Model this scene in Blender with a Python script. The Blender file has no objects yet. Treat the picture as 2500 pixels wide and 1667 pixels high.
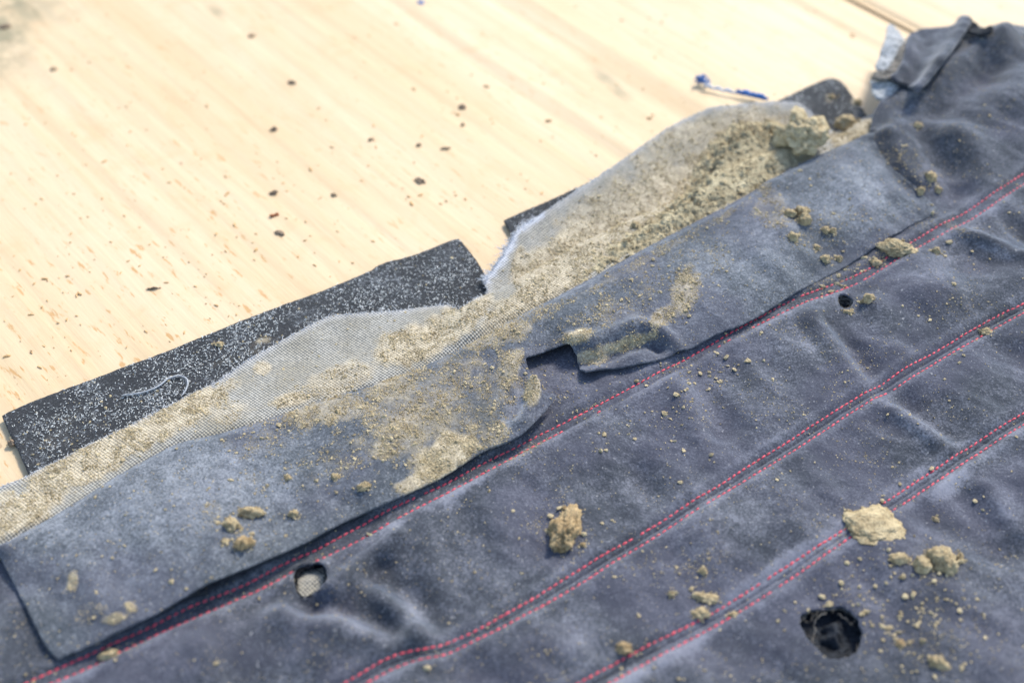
import bpy, math, random
import numpy as np
from mathutils import Vector, Matrix, noise as mnoise
from mathutils.geometry import delaunay_2d_cdt

random.seed(7)
RNG = np.random.default_rng(7)
SC = bpy.context.scene
COL = SC.collection

# ------------------------------------------------------------------ camera, sky, sun, exposure
PW, PH = 2500.0, 1667.0
LENS, PITCH = 50.0, math.radians(44)
FPX = PW * LENS / 36.0
DIST = 0.694
CT, ST = math.cos(PITCH), math.sin(PITCH)
CAM = np.array([0.0, -DIST * CT, DIST * ST + 0.006])
cam_d = bpy.data.cameras.new("camera")
cam = bpy.data.objects.new("camera", cam_d)
COL.objects.link(cam)
cam.location = CAM
cam.rotation_euler = (math.pi / 2 - PITCH, 0, 0)
cam_d.lens = LENS
cam_d.sensor_width = 36
cam_d.clip_start, cam_d.clip_end = 0.01, 50
cam_d.dof.use_dof = True
cam_d.dof.focus_distance = 0.672
cam_d.dof.aperture_fstop = 5.0
SC.camera = cam

SUN_EL, SUN_AZ = math.radians(43), math.radians(30)
world = bpy.data.worlds.new("World")
SC.world = world
world.use_nodes = True
wn = world.node_tree.nodes
bg = wn["Background"]
sky = wn.new("ShaderNodeTexSky")
sky.sky_type = 'NISHITA'
sky.sun_disc = False
sky.sun_elevation = SUN_EL
sky.sun_rotation = SUN_AZ
world.node_tree.links.new(sky.outputs[0], bg.inputs[0])
bg.inputs[1].default_value = 0.11
sun_d = bpy.data.lights.new("sun", 'SUN')
sun_d.energy = 1.5
sun_d.angle = math.radians(10.5)
sun_d.color = (1.0, 0.965, 0.89)
sun = bpy.data.objects.new("sun", sun_d)
COL.objects.link(sun)
sdir = Vector((math.sin(SUN_AZ) * math.cos(SUN_EL), math.cos(SUN_AZ) * math.cos(SUN_EL), math.sin(SUN_EL)))
sun.rotation_euler = sdir.to_track_quat('Z', 'Y').to_euler()
sun.location = (0.3, 0.6, 1.0)
SC.view_settings.view_transform = 'Standard'
SC.view_settings.look = 'None'
SC.view_settings.exposure = 1.86
SC.view_settings.gamma = 1

# ------------------------------------------------------------------ maths helpers
def at(P, z):
    """photo pixels -> points on the level z (z may be one number or one per point)"""
    P = np.asarray(P, float).reshape(-1, 2)
    x = (P[:, 0] - PW / 2) / FPX
    y = -(P[:, 1] - PH / 2) / FPX
    dy = CT + y * ST
    dz = -ST + y * CT
    s = (np.asarray(z, float) - CAM[2]) / dz
    return np.stack([x * s, CAM[1] + dy * s], 1)

def px(X, Y, Z):
    dy, dz = Y - CAM[1], Z - CAM[2]
    fw = dy * CT - dz * ST
    up = dy * ST + dz * CT
    return PW / 2 + FPX * X / fw, PH / 2 - FPX * up / fw

def mpp(X, Y, Z):
    return ((Y - CAM[1]) * CT - (Z - CAM[2]) * ST) / FPX

def onto(P, zf, n=6):
    """photo pixels -> points lying on the surface zf(x, y)"""
    P = np.asarray(P, float).reshape(-1, 2)
    z = np.full(len(P), 0.008)
    for _ in range(n):
        q = at(P, z)
        z = 0.5 * z + 0.5 * zf(q[:, 0], q[:, 1])
    q = at(P, z)
    return q

def sm(a, b, x):
    t = np.clip((x - a) / (b - a), 0, 1)
    return t * t * (3 - 2 * t)

_perm = np.random.default_rng(3).permutation(512)
_gr = np.random.default_rng(4).normal(size=(512, 2))
_gr /= np.linalg.norm(_gr, axis=1)[:, None]
def pn(x, y, seed=0):
    """2-D gradient noise, about -0.7..0.7"""
    xi, yi = np.floor(x).astype(int), np.floor(y).astype(int)
    xf, yf = x - xi, y - yi
    u, v = xf ** 3 * (xf * (xf * 6 - 15) + 10), yf ** 3 * (yf * (yf * 6 - 15) + 10)
    def g(a, b):
        k = _perm[(_perm[(xi + a + seed * 37) % 512] + yi + b) % 512]
        return _gr[k, 0] * (xf - a) + _gr[k, 1] * (yf - b)
    return (g(0, 0) * (1 - u) + g(1, 0) * u) * (1 - v) + (g(0, 1) * (1 - u) + g(1, 1) * u) * v

def fbm(x, y, seed=0, o=4, gain=0.5):
    r, a, f = 0, 1.0, 1.0
    for i in range(o):
        r = r + a * pn(x * f, y * f, seed + i)
        a *= gain
        f *= 2.03
    return r

def dline(X, Y, L):
    """distance to polyline L, side (+1 left of its direction), parameter 0..1"""
    best = np.full(X.shape, 1e9)
    side = np.zeros(X.shape)
    tt = np.zeros(X.shape)
    seg = np.linalg.norm(np.diff(L, axis=0), axis=1)
    cum = np.concatenate([[0], np.cumsum(seg)])
    for i in range(len(L) - 1):
        a, d = L[i], L[i + 1] - L[i]
        q = max(d @ d, 1e-14)
        t = np.clip(((X - a[0]) * d[0] + (Y - a[1]) * d[1]) / q, 0, 1)
        ex, ey = X - a[0] - t * d[0], Y - a[1] - t * d[1]
        r = ex * ex + ey * ey
        m = r < best
        best = np.where(m, r, best)
        side = np.where(m, np.sign(d[0] * ey - d[1] * ex), side)
        tt = np.where(m, (cum[i] + t * seg[i]) / cum[-1], tt)
    return np.sqrt(best), side, tt

def inside(X, Y, P):
    r = np.zeros(X.shape, bool)
    n = len(P)
    for i in range(n):
        x1, y1 = P[i]
        x2, y2 = P[(i + 1) % n]
        if y1 == y2:
            continue
        c = ((y1 > Y) != (y2 > Y)) & (X < (x2 - x1) * (Y - y1) / (y2 - y1) + x1)
        r ^= c
    return r

def resample(L, step, closed=False):
    L = np.asarray(L, float)
    if closed:
        L = np.vstack([L, L[:1]])
    out = []
    for i in range(len(L) - 1):
        d = np.linalg.norm(L[i + 1] - L[i])
        k = max(1, int(round(d / step)))
        for j in range(k):
            out.append(L[i] + (L[i + 1] - L[i]) * j / k)
    if not closed:
        out.append(L[-1])
    return np.array(out)

def smooth_line(L, n=2, closed=False, keep=()):
    """Chaikin corner cutting; points whose index is in keep stay sharp"""
    L = [np.asarray(p, float) for p in L]
    K = [i in keep for i in range(len(L))]
    for _ in range(n):
        o, k = [], []
        N = len(L)
        for i in range(N):
            if (not closed and i in (0, N - 1)) or K[i]:
                o.append(L[i]); k.append(K[i])
                continue
            a, b, c = L[i - 1], L[i], L[(i + 1) % N]
            o += [b * .75 + a * .25, b * .75 + c * .25]
            k += [False, False]
        L, K = o, k
    return np.array(L)

# ------------------------------------------------------------------ object helpers
def tag(o, label=None, cat=None, group=None, kind=None):
    for k, v in (("label", label), ("category", cat), ("group", group), ("kind", kind)):
        if v:
            o[k] = v
    return o

def empty(name, loc, label=None, cat=None, group=None, kind=None):
    o = bpy.data.objects.new(name, None)
    o.empty_display_size = 0.02
    COL.objects.link(o)
    o.location = loc
    return tag(o, label, cat, group, kind)

def obj(name, me, mat, parent=None):
    o = bpy.data.objects.new(name, me)
    COL.objects.link(o)
    if mat is not None and not me.materials:
        me.materials.append(mat)
    if parent is not None:
        o.parent = parent
        o.matrix_parent_inverse = Matrix.Translation(-Vector(parent.location))
    return o

def mesh(name, V, F, smooth=True, attrs=None):
    """V n x 3, F list of equal-length index arrays (or one array)"""
    me = bpy.data.meshes.new(name)
    V = np.asarray(V, np.float32)
    Fs = F if isinstance(F, list) else [F]
    loops = np.concatenate([np.asarray(f, np.int32).ravel() for f in Fs])
    sizes = np.concatenate([np.full(len(f), np.asarray(f).shape[1], np.int32) for f in Fs if len(f)])
    me.vertices.add(len(V))
    me.vertices.foreach_set("co", V.ravel())
    me.loops.add(len(loops))
    me.loops.foreach_set("vertex_index", loops)
    me.polygons.add(len(sizes))
    st = np.concatenate([[0], np.cumsum(sizes)[:-1]]).astype(np.int32)
    me.polygons.foreach_set("loop_start", st)
    me.polygons.foreach_set("use_smooth", np.full(len(sizes), smooth))
    for k, a in (attrs or {}).items():
        at_ = me.attributes.new(k, 'FLOAT', 'POINT')
        at_.data.foreach_set("value", np.asarray(a, np.float32))
    me.update(calc_edges=True)
    me.validate()
    return me

SURF = {}
def sheet(name, poly, zf, h, thick, holes=(), extra=None, attrf=None, jit=0.0, bottom=True, edge_step=None, roundoff=0.3):
    """a cloth-like sheet: outline poly (world xy), height zf(x, y), real thickness"""
    es = edge_step or h
    rings = []
    for R in [poly] + list(holes):
        R = resample(R, es, True)
        if jit:
            R = R + RNG.normal(size=R.shape) * jit
        rings.append(R)
    B = np.vstack(rings)
    x0, y0 = B.min(0) - h
    x1, y1 = B.max(0) + h
    gx, gy = np.meshgrid(np.arange(x0, x1, h), np.arange(y0, y1, h * .87))
    gx = gx + (np.arange(gx.shape[0]) % 2)[:, None] * h / 2
    gx = (gx + RNG.uniform(-.18, .18, gx.shape) * h).ravel()
    gy = (gy + RNG.uniform(-.18, .18, gy.shape) * h).ravel()
    if extra is not None and len(extra):
        # thin the grid near the extra (finer) lines
        key = lambda a, b: (np.floor(a / h).astype(np.int64) << 24) + np.floor(b / h).astype(np.int64)
        occ = np.unique(key(extra[:, 0] - x0, extra[:, 1] - y0))
        m = ~np.isin(key(gx - x0, gy - y0), occ)
        gx, gy = np.concatenate([gx[m], extra[:, 0]]), np.concatenate([gy[m], extra[:, 1]])
    ok = inside(gx, gy, rings[0])
    for R in rings[1:]:
        ok &= ~inside(gx, gy, R)
    gx, gy = gx[ok], gy[ok]
    near = np.zeros(gx.shape, bool)
    for R in rings:
        d, _, _ = dline(gx, gy, np.vstack([R, R[:1]]))
        near |= d < es * .45
    gx, gy = gx[~near], gy[~near]
    P = np.vstack([B, np.stack([gx, gy], 1)]) * 1000
    E, k = [], 0
    for R in rings:
        n = len(R)
        E += [(k + i, k + (i + 1) % n) for i in range(n)]
        k += n
    vs, ed, fs, *_ = delaunay_2d_cdt([Vector(p) for p in P], E, [], 0, 1e-6, False)
    V2 = np.array([(v.x, v.y) for v in vs]) / 1000
    T = np.array([f for f in fs if len(f) == 3], np.int64)
    c = V2[T].mean(1)
    ok = inside(c[:, 0], c[:, 1], rings[0])
    for R in rings[1:]:
        ok &= ~inside(c[:, 0], c[:, 1], R)
    T = T[ok]
    a, b, d = V2[T[:, 0]], V2[T[:, 1]], V2[T[:, 2]]
    cr = (b[:, 0] - a[:, 0]) * (d[:, 1] - a[:, 1]) - (b[:, 1] - a[:, 1]) * (d[:, 0] - a[:, 0])
    T = T[np.abs(cr) > 1e-14]
    cr = cr[np.abs(cr) > 1e-14]
    T[cr < 0] = T[cr < 0][:, ::-1]
    Z = zf(V2[:, 0], V2[:, 1])
    n = len(V2)
    V = np.column_stack([V2, Z])
    attrs = attrf(V[:, 0], V[:, 1], V[:, 2]) if attrf else {}
    SURF[name] = (V, T, attrs)
    # boundary edges
    e = np.concatenate([T[:, [0, 1]], T[:, [1, 2]], T[:, [2, 0]]])
    ks = np.sort(e, 1)
    uk = ks[:, 0] * n + ks[:, 1]
    _, inv, cnt = np.unique(uk, return_inverse=True, return_counts=True)
    be = e[cnt[inv] == 1]
    bv = np.unique(be)
    nx = np.zeros((n, 2))
    dd = V2[be[:, 1]] - V2[be[:, 0]]
    on = np.stack([dd[:, 1], -dd[:, 0]], 1) / (np.linalg.norm(dd, axis=1)[:, None] + 1e-12)
    np.add.at(nx, be[:, 0], on)
    np.add.at(nx, be[:, 1], on)
    nx /= np.linalg.norm(nx, axis=1)[:, None] + 1e-12
    m = np.full(n, -1)
    m[bv] = np.arange(len(bv))
    r = thick * roundoff
    top = V[bv]
    A = top + np.column_stack([nx[bv] * r * .7, np.full(len(bv), -r * .5)])
    Bm = top + np.column_stack([nx[bv] * r, np.full(len(bv), -thick * .55)])
    Cb = top + np.column_stack([nx[bv] * 0, np.full(len(bv), -thick)])
    nb = len(bv)
    VV = np.vstack([V, A, Bm, Cb])
    Q = []
    lo, hi = be[:, 0], be[:, 1]
    oA, oB, oC = n, n + nb, n + 2 * nb
    Q.append(np.stack([lo, oA + m[lo], oA + m[hi], hi], 1))
    Q.append(np.stack([oA + m[lo], oB + m[lo], oB + m[hi], oA + m[hi]], 1))
    Q.append(np.stack([oB + m[lo], oC + m[lo], oC + m[hi], oB + m[hi]], 1))
    Q = np.concatenate(Q)
    F = [T, Q]
    src = np.concatenate([np.arange(n), bv, bv, bv])
    if bottom:
        VB = V.copy()
        VB[:, 2] -= thick
        o = len(VV)
        VV = np.vstack([VV, VB])
        F = [np.vstack([T, T[:, ::-1] + o]), Q]
        src = np.concatenate([src, np.arange(n)])
    attrs = {k: np.asarray(a)[src] for k, a in attrs.items()}
    return mesh(name, VV, F, True, attrs)

def tubes(name, lines, rad, sides=4, attrs=None):
    """many thin tubes in one mesh; rad one number or one per line, tapering at the ends"""
    VV, FF, k = [], [], 0
    for li, L in enumerate(lines):
        L = np.asarray(L, float)
        r = rad[li] if hasattr(rad, '__len__') else rad
        d = np.gradient(L, axis=0)
        d /= np.linalg.norm(d, axis=1)[:, None] + 1e-12
        ref = np.array([0, 0, 1.0]) if abs(d[0, 2]) < .9 else np.array([1.0, 0, 0])
        s = np.cross(d, ref)
        s /= np.linalg.norm(s, axis=1)[:, None] + 1e-12
        u = np.cross(s, d)
        n = len(L)
        tap = np.ones(n)
        tap[0] = tap[-1] = .45
        a = np.arange(sides) * 2 * math.pi / sides
        ring = L[:, None] + r * tap[:, None, None] * (np.cos(a)[None, :, None] * s[:, None] + np.sin(a)[None, :, None] * u[:, None])
        VV.append(ring.reshape(-1, 3))
        i = np.arange(n - 1)[:, None] * sides
        j = np.arange(sides)[None]
        jn = (j + 1) % sides
        FF.append((k + np.stack([i + j, i + jn, i + sides + jn, i + sides + j], -1)).reshape(-1, 4))
        k += n * sides
    return mesh(name, np.vstack(VV), np.vstack(FF), True, attrs)

# ------------------------------------------------------------------ material helpers
class NT:
    def __init__(self, name):
        self.m = bpy.data.materials.new(name)
        self.m.use_nodes = True
        self.t = self.m.node_tree
        self.b = self.t.nodes["Principled BSDF"]
    def n(self, ty, **kw):
        nd = self.t.nodes.new(ty)
        for k, v in kw.items():
            setattr(nd, k, v)
        return nd
    def l(self, a, b):
        self.t.links.new(a, b)
    def val(self, sock, v):
        if hasattr(v, 'links') or isinstance(v, bpy.types.NodeSocket):
            self.l(v, sock)
        else:
            sock.default_value = v
    def math(self, op, a, b=0.0, c=None, clamp=False):
        nd = self.n("ShaderNodeMath", operation=op, use_clamp=clamp)
        self.val(nd.inputs[0], a)
        self.val(nd.inputs[1], b)
        if c is not None:
            self.val(nd.inputs[2], c)
        return nd.outputs[0]
    def mix(self, f, a, b):
        nd = self.n("ShaderNodeMix", data_type='RGBA')
        self.val(nd.inputs[0], f)
        self.val(nd.inputs[6], a if not isinstance(a, tuple) else (*a, 1))
        self.val(nd.inputs[7], b if not isinstance(b, tuple) else (*b, 1))
        return nd.outputs[2]
    def noise(self, vec, scale, detail=3, rough=.5, dist=0):
        nd = self.n("ShaderNodeTexNoise")
        self.l(vec, nd.inputs['Vector'])
        nd.inputs['Scale'].default_value = scale
        nd.inputs['Detail'].default_value = detail
        nd.inputs['Roughness'].default_value = rough
        nd.inputs['Distortion'].default_value = dist
        return nd.outputs[0]
    def ramp(self, v, a, b, lo=0.0, hi=1.0):
        nd = self.n("ShaderNodeMapRange", interpolation_type='SMOOTHSTEP')
        self.l(v, nd.inputs[0])
        for i, x in enumerate((a, b, lo, hi)):
            nd.inputs[i + 1].default_value = x
        return nd.outputs[0]
    def attr(self, name):
        return self.n("ShaderNodeAttribute", attribute_name=name).outputs['Fac']
    def pos(self, rot=0.0, scale=(1, 1, 1)):
        g = self.n("ShaderNodeNewGeometry").outputs['Position']
        if rot == 0 and scale == (1, 1, 1):
            return g
        r = self.n("ShaderNodeVectorRotate", rotation_type='Z_AXIS')
        self.l(g, r.inputs['Vector'])
        r.inputs['Angle'].default_value = rot
        if scale == (1, 1, 1):
            return r.outputs[0]
        mp = self.n("ShaderNodeVectorMath", operation='MULTIPLY')
        self.l(r.outputs[0], mp.inputs[0])
        mp.inputs[1].default_value = scale
        return mp.outputs[0]
    def bump(self, h, dist, strength=1.0, normal=None):
        nd = self.n("ShaderNodeBump")
        nd.inputs['Strength'].default_value = strength
        nd.inputs['Distance'].default_value = dist
        self.l(h, nd.inputs['Height'])
        if normal is not None:
            self.l(normal, nd.inputs['Normal'])
        return nd.outputs[0]
    def done(self, color=None, rough=.8, normal=None, spec=.3, sheen=0, sheen_tint=None, sheen_rough=.5):
        if color is not None:
            self.val(self.b.inputs['Base Color'], color if not isinstance(color, tuple) else (*color, 1))
        self.val(self.b.inputs['Roughness'], rough)
        self.b.inputs['Specular IOR Level'].default_value = spec
        if sheen:
            self.val(self.b.inputs['Sheen Weight'], sheen)
            self.b.inputs['Sheen Roughness'].default_value = sheen_rough
            if sheen_tint:
                self.b.inputs['Sheen Tint'].default_value = (*sheen_tint, 1)
        if normal is not None:
            self.l(normal, self.b.inputs['Normal'])
        return self.m

SEAM_ANG = math.radians(35.3)
SOIL_A, SOIL_B = (0.28, 0.222, 0.135), (0.64, 0.535, 0.36)

def soil_colour(s, p):
    a = s.noise(p, 260, 4, .6)
    b = s.noise(p, 1100, 3, .6)
    f = s.math('ADD', s.math('MULTIPLY', a, .6), s.math('MULTIPLY', b, .6))
    return s.mix(s.ramp(f, .40, .82), SOIL_A, SOIL_B)

def dust_mask(s, p, sharp=5.0):
    """grainy deposit driven by the painted amount of dirt"""
    d = s.attr('dust')
    g = s.math('ADD', s.math('MULTIPLY', s.noise(p, 900, 4, .75), 1.1), s.math('MULTIPLY', s.noise(p, 150, 4, .6), .65))
    v = s.math('ADD', s.math('MULTIPLY', d, 1.0), s.math('SUBTRACT', .25, g))
    v = s.math('SUBTRACT', v, .20)
    grains = s.math('MULTIPLY', s.math('MULTIPLY', v, sharp, clamp=True), .86)
    film = s.math('MULTIPLY', s.ramp(s.math('ADD', d, s.math('MULTIPLY', s.math('SUBTRACT', s.noise(p, 75, 5, .65), .5), .9)), .42, 1.20), .72)
    return s.math('MAXIMUM', grains, film)

def mat_suede(name, tint=1.0, cool=1.0, mottle=.78, blue=1.0):
    s = NT(name)
    p = s.pos()
    ps = s.pos(-SEAM_ANG, (1, .55, 1))
    big = s.noise(p, 26, 6, .62, .6)
    mid = s.noise(ps, 95, 4, .6, .3)
    fine = s.noise(p, 950, 3, .7)
    nap_hilite = s.attr('nap_hilite')
    f = s.math('ADD', s.math('MULTIPLY', s.math('MULTIPLY_ADD', s.math('SUBTRACT', big, .5), mottle, .5), .75), s.math('MULTIPLY_ADD', s.math('SUBTRACT', mid, .5), .40 * mottle, .225))
    f = s.math('ADD', f, s.math('MULTIPLY', s.math('SUBTRACT', fine, .5), .95))
    f = s.math('ADD', f, s.math('MULTIPLY', s.math('SUBTRACT', s.noise(p, 240, 4, .65), .5), .40))
    f = s.math('ADD', f, s.math('SUBTRACT', nap_hilite, .12))
    c = s.mix(s.ramp(f, .36, 1.0), (0.030 * tint, 0.033 * tint * cool, 0.0385 * tint * blue), (0.196 * tint, 0.198 * tint * cool, 0.221 * tint * blue))
    # cool / violet drift of the dye
    c = s.mix(s.math('MULTIPLY', s.ramp(s.noise(p, 17, 3), .42, .62), .35), c, (0.074, 0.070, 0.096))
    # pale lint-like grains
    lint = s.ramp(s.noise(p, 640, 2, .5), .68, .74)
    c = s.mix(s.math('MULTIPLY', lint, .6), c, (0.30, 0.29, 0.28))
    dm = dust_mask(s, p)
    c = s.mix(dm, c, soil_colour(s, p))
    h = s.math('ADD', s.math('MULTIPLY', fine, 1.0), s.math('MULTIPLY', s.noise(p, 300, 3), .8))
    nrm = s.bump(h, .00055, .6)
    nrm = s.bump(s.math('ADD', dm, s.math('MULTIPLY', s.math('MULTIPLY', s.noise(p, 900, 2), dm), .8)), .0006, .8, nrm)
    sh = s.math('MULTIPLY', s.math('SUBTRACT', 1.0, dm), .38)
    return s.done(c, .92, nrm, .12, sh, (0.92, 0.95, 1.0), .42)

def mat_weave(k=1.0):
    s = NT("woven_backing")
    p = s.pos()
    r = s.n("ShaderNodeVectorRotate", rotation_type='Z_AXIS')
    s.l(p, r.inputs['Vector'])
    r.inputs['Angle'].default_value = -SEAM_ANG + .55
    wob = s.n("ShaderNodeTexNoise")
    wob.inputs['Scale'].default_value = 60
    s.l(p, wob.inputs['Vector'])
    ad = s.n("ShaderNodeVectorMath", operation='MULTIPLY_ADD')
    s.l(wob.outputs[1], ad.inputs[0])
    ad.inputs[1].default_value = (.0012, .0012, 0)
    s.l(r.outputs[0], ad.inputs[2])
    sp = s.n("ShaderNodeSeparateXYZ")
    s.l(ad.outputs[0], sp.inputs[0])
    kk = 2 * math.pi / .0019
    a = s.math('SINE', s.math('MULTIPLY', sp.outputs[0], kk))
    b = s.math('SINE', s.math('MULTIPLY', sp.outputs[1], kk))
    w = s.math('MULTIPLY_ADD', s.math('MULTIPLY', a, b), .5, .5)
    slub = s.noise(p, 700, 3, .6)
    tone = s.math('ADD', s.math('MULTIPLY', w, .8), s.math('MULTIPLY', s.math('SUBTRACT', slub, .5), .9))
    grime = s.ramp(s.noise(p, 45, 4, .6), .35, .7)
    light = s.mix(grime, (0.42 * k, 0.39 * k, 0.325 * k), (0.33 * k, 0.29 * k, 0.21 * k))
    c = s.mix(s.ramp(tone, .12, .75), (0.11 * k, 0.105 * k, 0.09 * k), light)
    c = s.mix(s.math('MULTIPLY', s.attr('clean'), .8), c, s.mix(w, (0.30, 0.31, 0.34), (0.62, 0.62, 0.64)))
    dm = dust_mask(s, p, 3.2)
    soil = s.mix(s.math('MULTIPLY', s.ramp(w, .6, .1), .5), soil_colour(s, p), (0.10, 0.08, 0.055))
    c = s.mix(dm, c, soil)
    nrm = s.bump(s.math('ADD', w, s.math('MULTIPLY', slub, .5)), .00045, .8)
    nrm = s.bump(s.math('ADD', dm, s.math('MULTIPLY', s.noise(p, 800, 3, .7), dm)), .0006, .7, nrm)
    return s.done(c, .9, nrm, .15, .15)

def mat_felt():
    s = NT("black_felt")
    p = s.pos()
    pr = s.pos(-SEAM_ANG, (1, .6, 1))
    f1 = s.noise(p, 620, 3, .7, 1.2)
    f2 = s.noise(pr, 300, 3, .6, 2.0)
    den = s.ramp(s.noise(p, 34, 3, .6), .3, .7, -.06, .07)
    fl = s.ramp(s.math('ADD', f1, den), .60, .68)
    fl2 = s.ramp(s.math('ADD', f2, den), .60, .68)
    g = s.math('MULTIPLY', s.math('MAXIMUM', s.math('MULTIPLY', fl, .75), s.math('MULTIPLY', fl2, .35)), 1.0)
    c = s.mix(s.noise(p, 500, 3), (0.010, 0.0105, 0.011), (0.029, 0.030, 0.031))
    c = s.mix(s.math('MULTIPLY', g, .55), c, (0.36, 0.38, 0.39))
    dm = dust_mask(s, p)
    c = s.mix(dm, c, soil_colour(s, p))
    nrm = s.bump(s.math('ADD', f1, s.noise(p, 1300, 2)), .0008, .7)
    return s.done(c, .9, nrm, .2, .1)

def mat_soil(name, k=1.0, warm=1.0):
    s = NT(name)
    p = s.n("ShaderNodeTexCoord").outputs['Object']
    a = s.noise(p, 170, 5, .65)
    b = s.noise(p, 1000, 3, .65)
    f = s.math('ADD', s.math('MULTIPLY', a, .75), s.math('MULTIPLY', b, .45))
    c = s.mix(s.ramp(f, .40, .78), (0.235 * k * warm, 0.182 * k, 0.100 * k / warm), (0.56 * k * warm, 0.465 * k, 0.285 * k / warm))
    h = s.math('ADD', s.math('MULTIPLY', a, .6), b)
    return s.done(c, .95, s.bump(h, .0018, .85), .1)

def mat_plain(name, c1, c2, scale=600, rough=.85, bump=.0003, sheen=0, spec=.2):
    s = NT(name)
    p = s.pos()
    n1 = s.noise(p, scale, 4, .6)
    return s.done(s.mix(s.ramp(n1, .3, .7), c1, c2), rough, s.bump(n1, bump, .7), spec, sheen)

GRAIN = math.radians(-50)
def mat_wood():
    s = NT("pale_raw_pine")
    p0 = s.pos(-GRAIN)
    p = s.pos(-GRAIN, (.09, 1, 1))
    p2 = s.pos(-GRAIN, (.22, 1, 1))
    warp = s.noise(p, 18, 4, .6, .8)
    fib = s.noise(p, 210, 5, .65)
    dash = s.ramp(s.noise(p2, 330, 3, .6), .60, .70)
    area = s.ramp(s.noise(p0, 11, 3, .6), .40, .62)
    pore = s.math('MULTIPLY', dash, s.math('ADD', s.math('MULTIPLY_ADD', area, .45, .10), s.math('MULTIPLY', s.attr('marks'), 1.0)))
    c = s.mix(s.ramp(warp, .3, .7), (0.53, 0.40, 0.245), (0.485, 0.345, 0.185))
    c = s.mix(s.math('MULTIPLY', s.ramp(fib, .45, .75), .32), c, (0.46, 0.32, 0.15))
    pore = s.math('MINIMUM', pore, .9)
    c = s.mix(pore, c, (0.40, 0.22, 0.075))
    c = s.mix(s.math('MULTIPLY', s.ramp(s.noise(p0, 38, 5, .65, .5), .5, .72), .4), c, (0.50, 0.31, 0.15))
    c = s.mix(s.math('MULTIPLY', s.ramp(s.noise(s.pos(-GRAIN, (.35, 1, 1)), 10, 4, .6, 1.0), .48, .70), .38), c, (0.44, 0.305, 0.16))
    # brown flecks, then darker greenish-brown patches
    fleck = s.ramp(s.noise(s.pos(-GRAIN, (.5, 1, 1)), 120, 3, .6), .71, .76)
    c = s.mix(s.math('MULTIPLY', fleck, .6), c, (0.26, 0.15, 0.07))
    st = s.attr('dark_patch')
    stm = s.math('MULTIPLY', st, s.ramp(s.noise(p0, 50, 4, .6), .25, .6), clamp=True)
    c = s.mix(stm, c, (0.20, 0.17, 0.09))
    h = s.math('ADD', s.math('MULTIPLY', fib, .7), s.math('MULTIPLY', warp, .6))
    return s.done(c, .62, s.bump(h, .0010, .5), .35)

M_PANEL = mat_suede("grey_suede")
M_FLAP = mat_suede("grey_suede_flap", 1.36, 1.03, .40, .98)
M_WEAVE = mat_weave()
M_FELT = mat_felt()
M_BULGE = mat_weave(1.15)
M_WOOD = mat_wood()
M_SOIL = mat_soil("dry_soil", .86, 1.06)
M_SOILB = mat_soil("brown_soil", .70, 1.15)
M_SOILP = mat_soil("pale_soil", .92, 1.05)
M_PAD = mat_plain("black_padding", (0.004, 0.0045, 0.006), (0.022, 0.026, 0.032), 420, .85, .001)
M_RED = mat_plain("red_thread", (0.42, 0.024, 0.040), (0.66, 0.060, 0.085), 420, .6, .0002, .2, .35)
M_FLEECE = mat_plain("grey_fleece", (0.14, 0.145, 0.14), (0.36, 0.36, 0.345), 500, .95, .0008, .3)
M_WHITE = mat_plain("white_thread", (0.42, 0.43, 0.45), (0.66, 0.66, 0.66), 900, .8, .0002)
M_GREYT = mat_plain("dull_white_thread", (0.26, 0.265, 0.27), (0.44, 0.44, 0.43), 900, .9, .0003)
M_FUZZ = mat_plain("grey_fuzz", (0.06, 0.062, 0.07), (0.2, 0.2, 0.22), 900, .9, .0002)
M_FIBRE = mat_plain("white_fibre", (0.46, 0.46, 0.43), (0.80, 0.80, 0.75), 500, .8, .0001)
M_BLUE = mat_plain("blue_thread", (0.03, 0.10, 0.28), (0.07, 0.20, 0.46), 300, .6, .0003)
M_CHIP = mat_plain("dark_bark", (0.09, 0.065, 0.042), (0.28, 0.20, 0.13), 500, .9, .0005)
M_BROWNRIM = mat_plain("frayed_brown_rim", (0.06, 0.052, 0.042), (0.19, 0.17, 0.14), 500, .9, .0004)

# ------------------------------------------------------------------ dirt and nap maps, with painted fold highlights
def ell(PX, PY, L, seed=0):
    r = np.zeros(PX.shape)
    for (cx, cy, rx, ry, a, s) in L:
        t = math.radians(a)
        dx, dy = PX - cx, PY - cy
        u, v = (dx * math.cos(t) + dy * math.sin(t)) / rx, (-dx * math.sin(t) + dy * math.cos(t)) / ry
        q = np.sqrt(u * u + v * v) + .35 * fbm(PX / 38., PY / 38., seed, 3)
        r = np.maximum(r, s * (1 - sm(.55, 1.25, q)))
    return r

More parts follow.
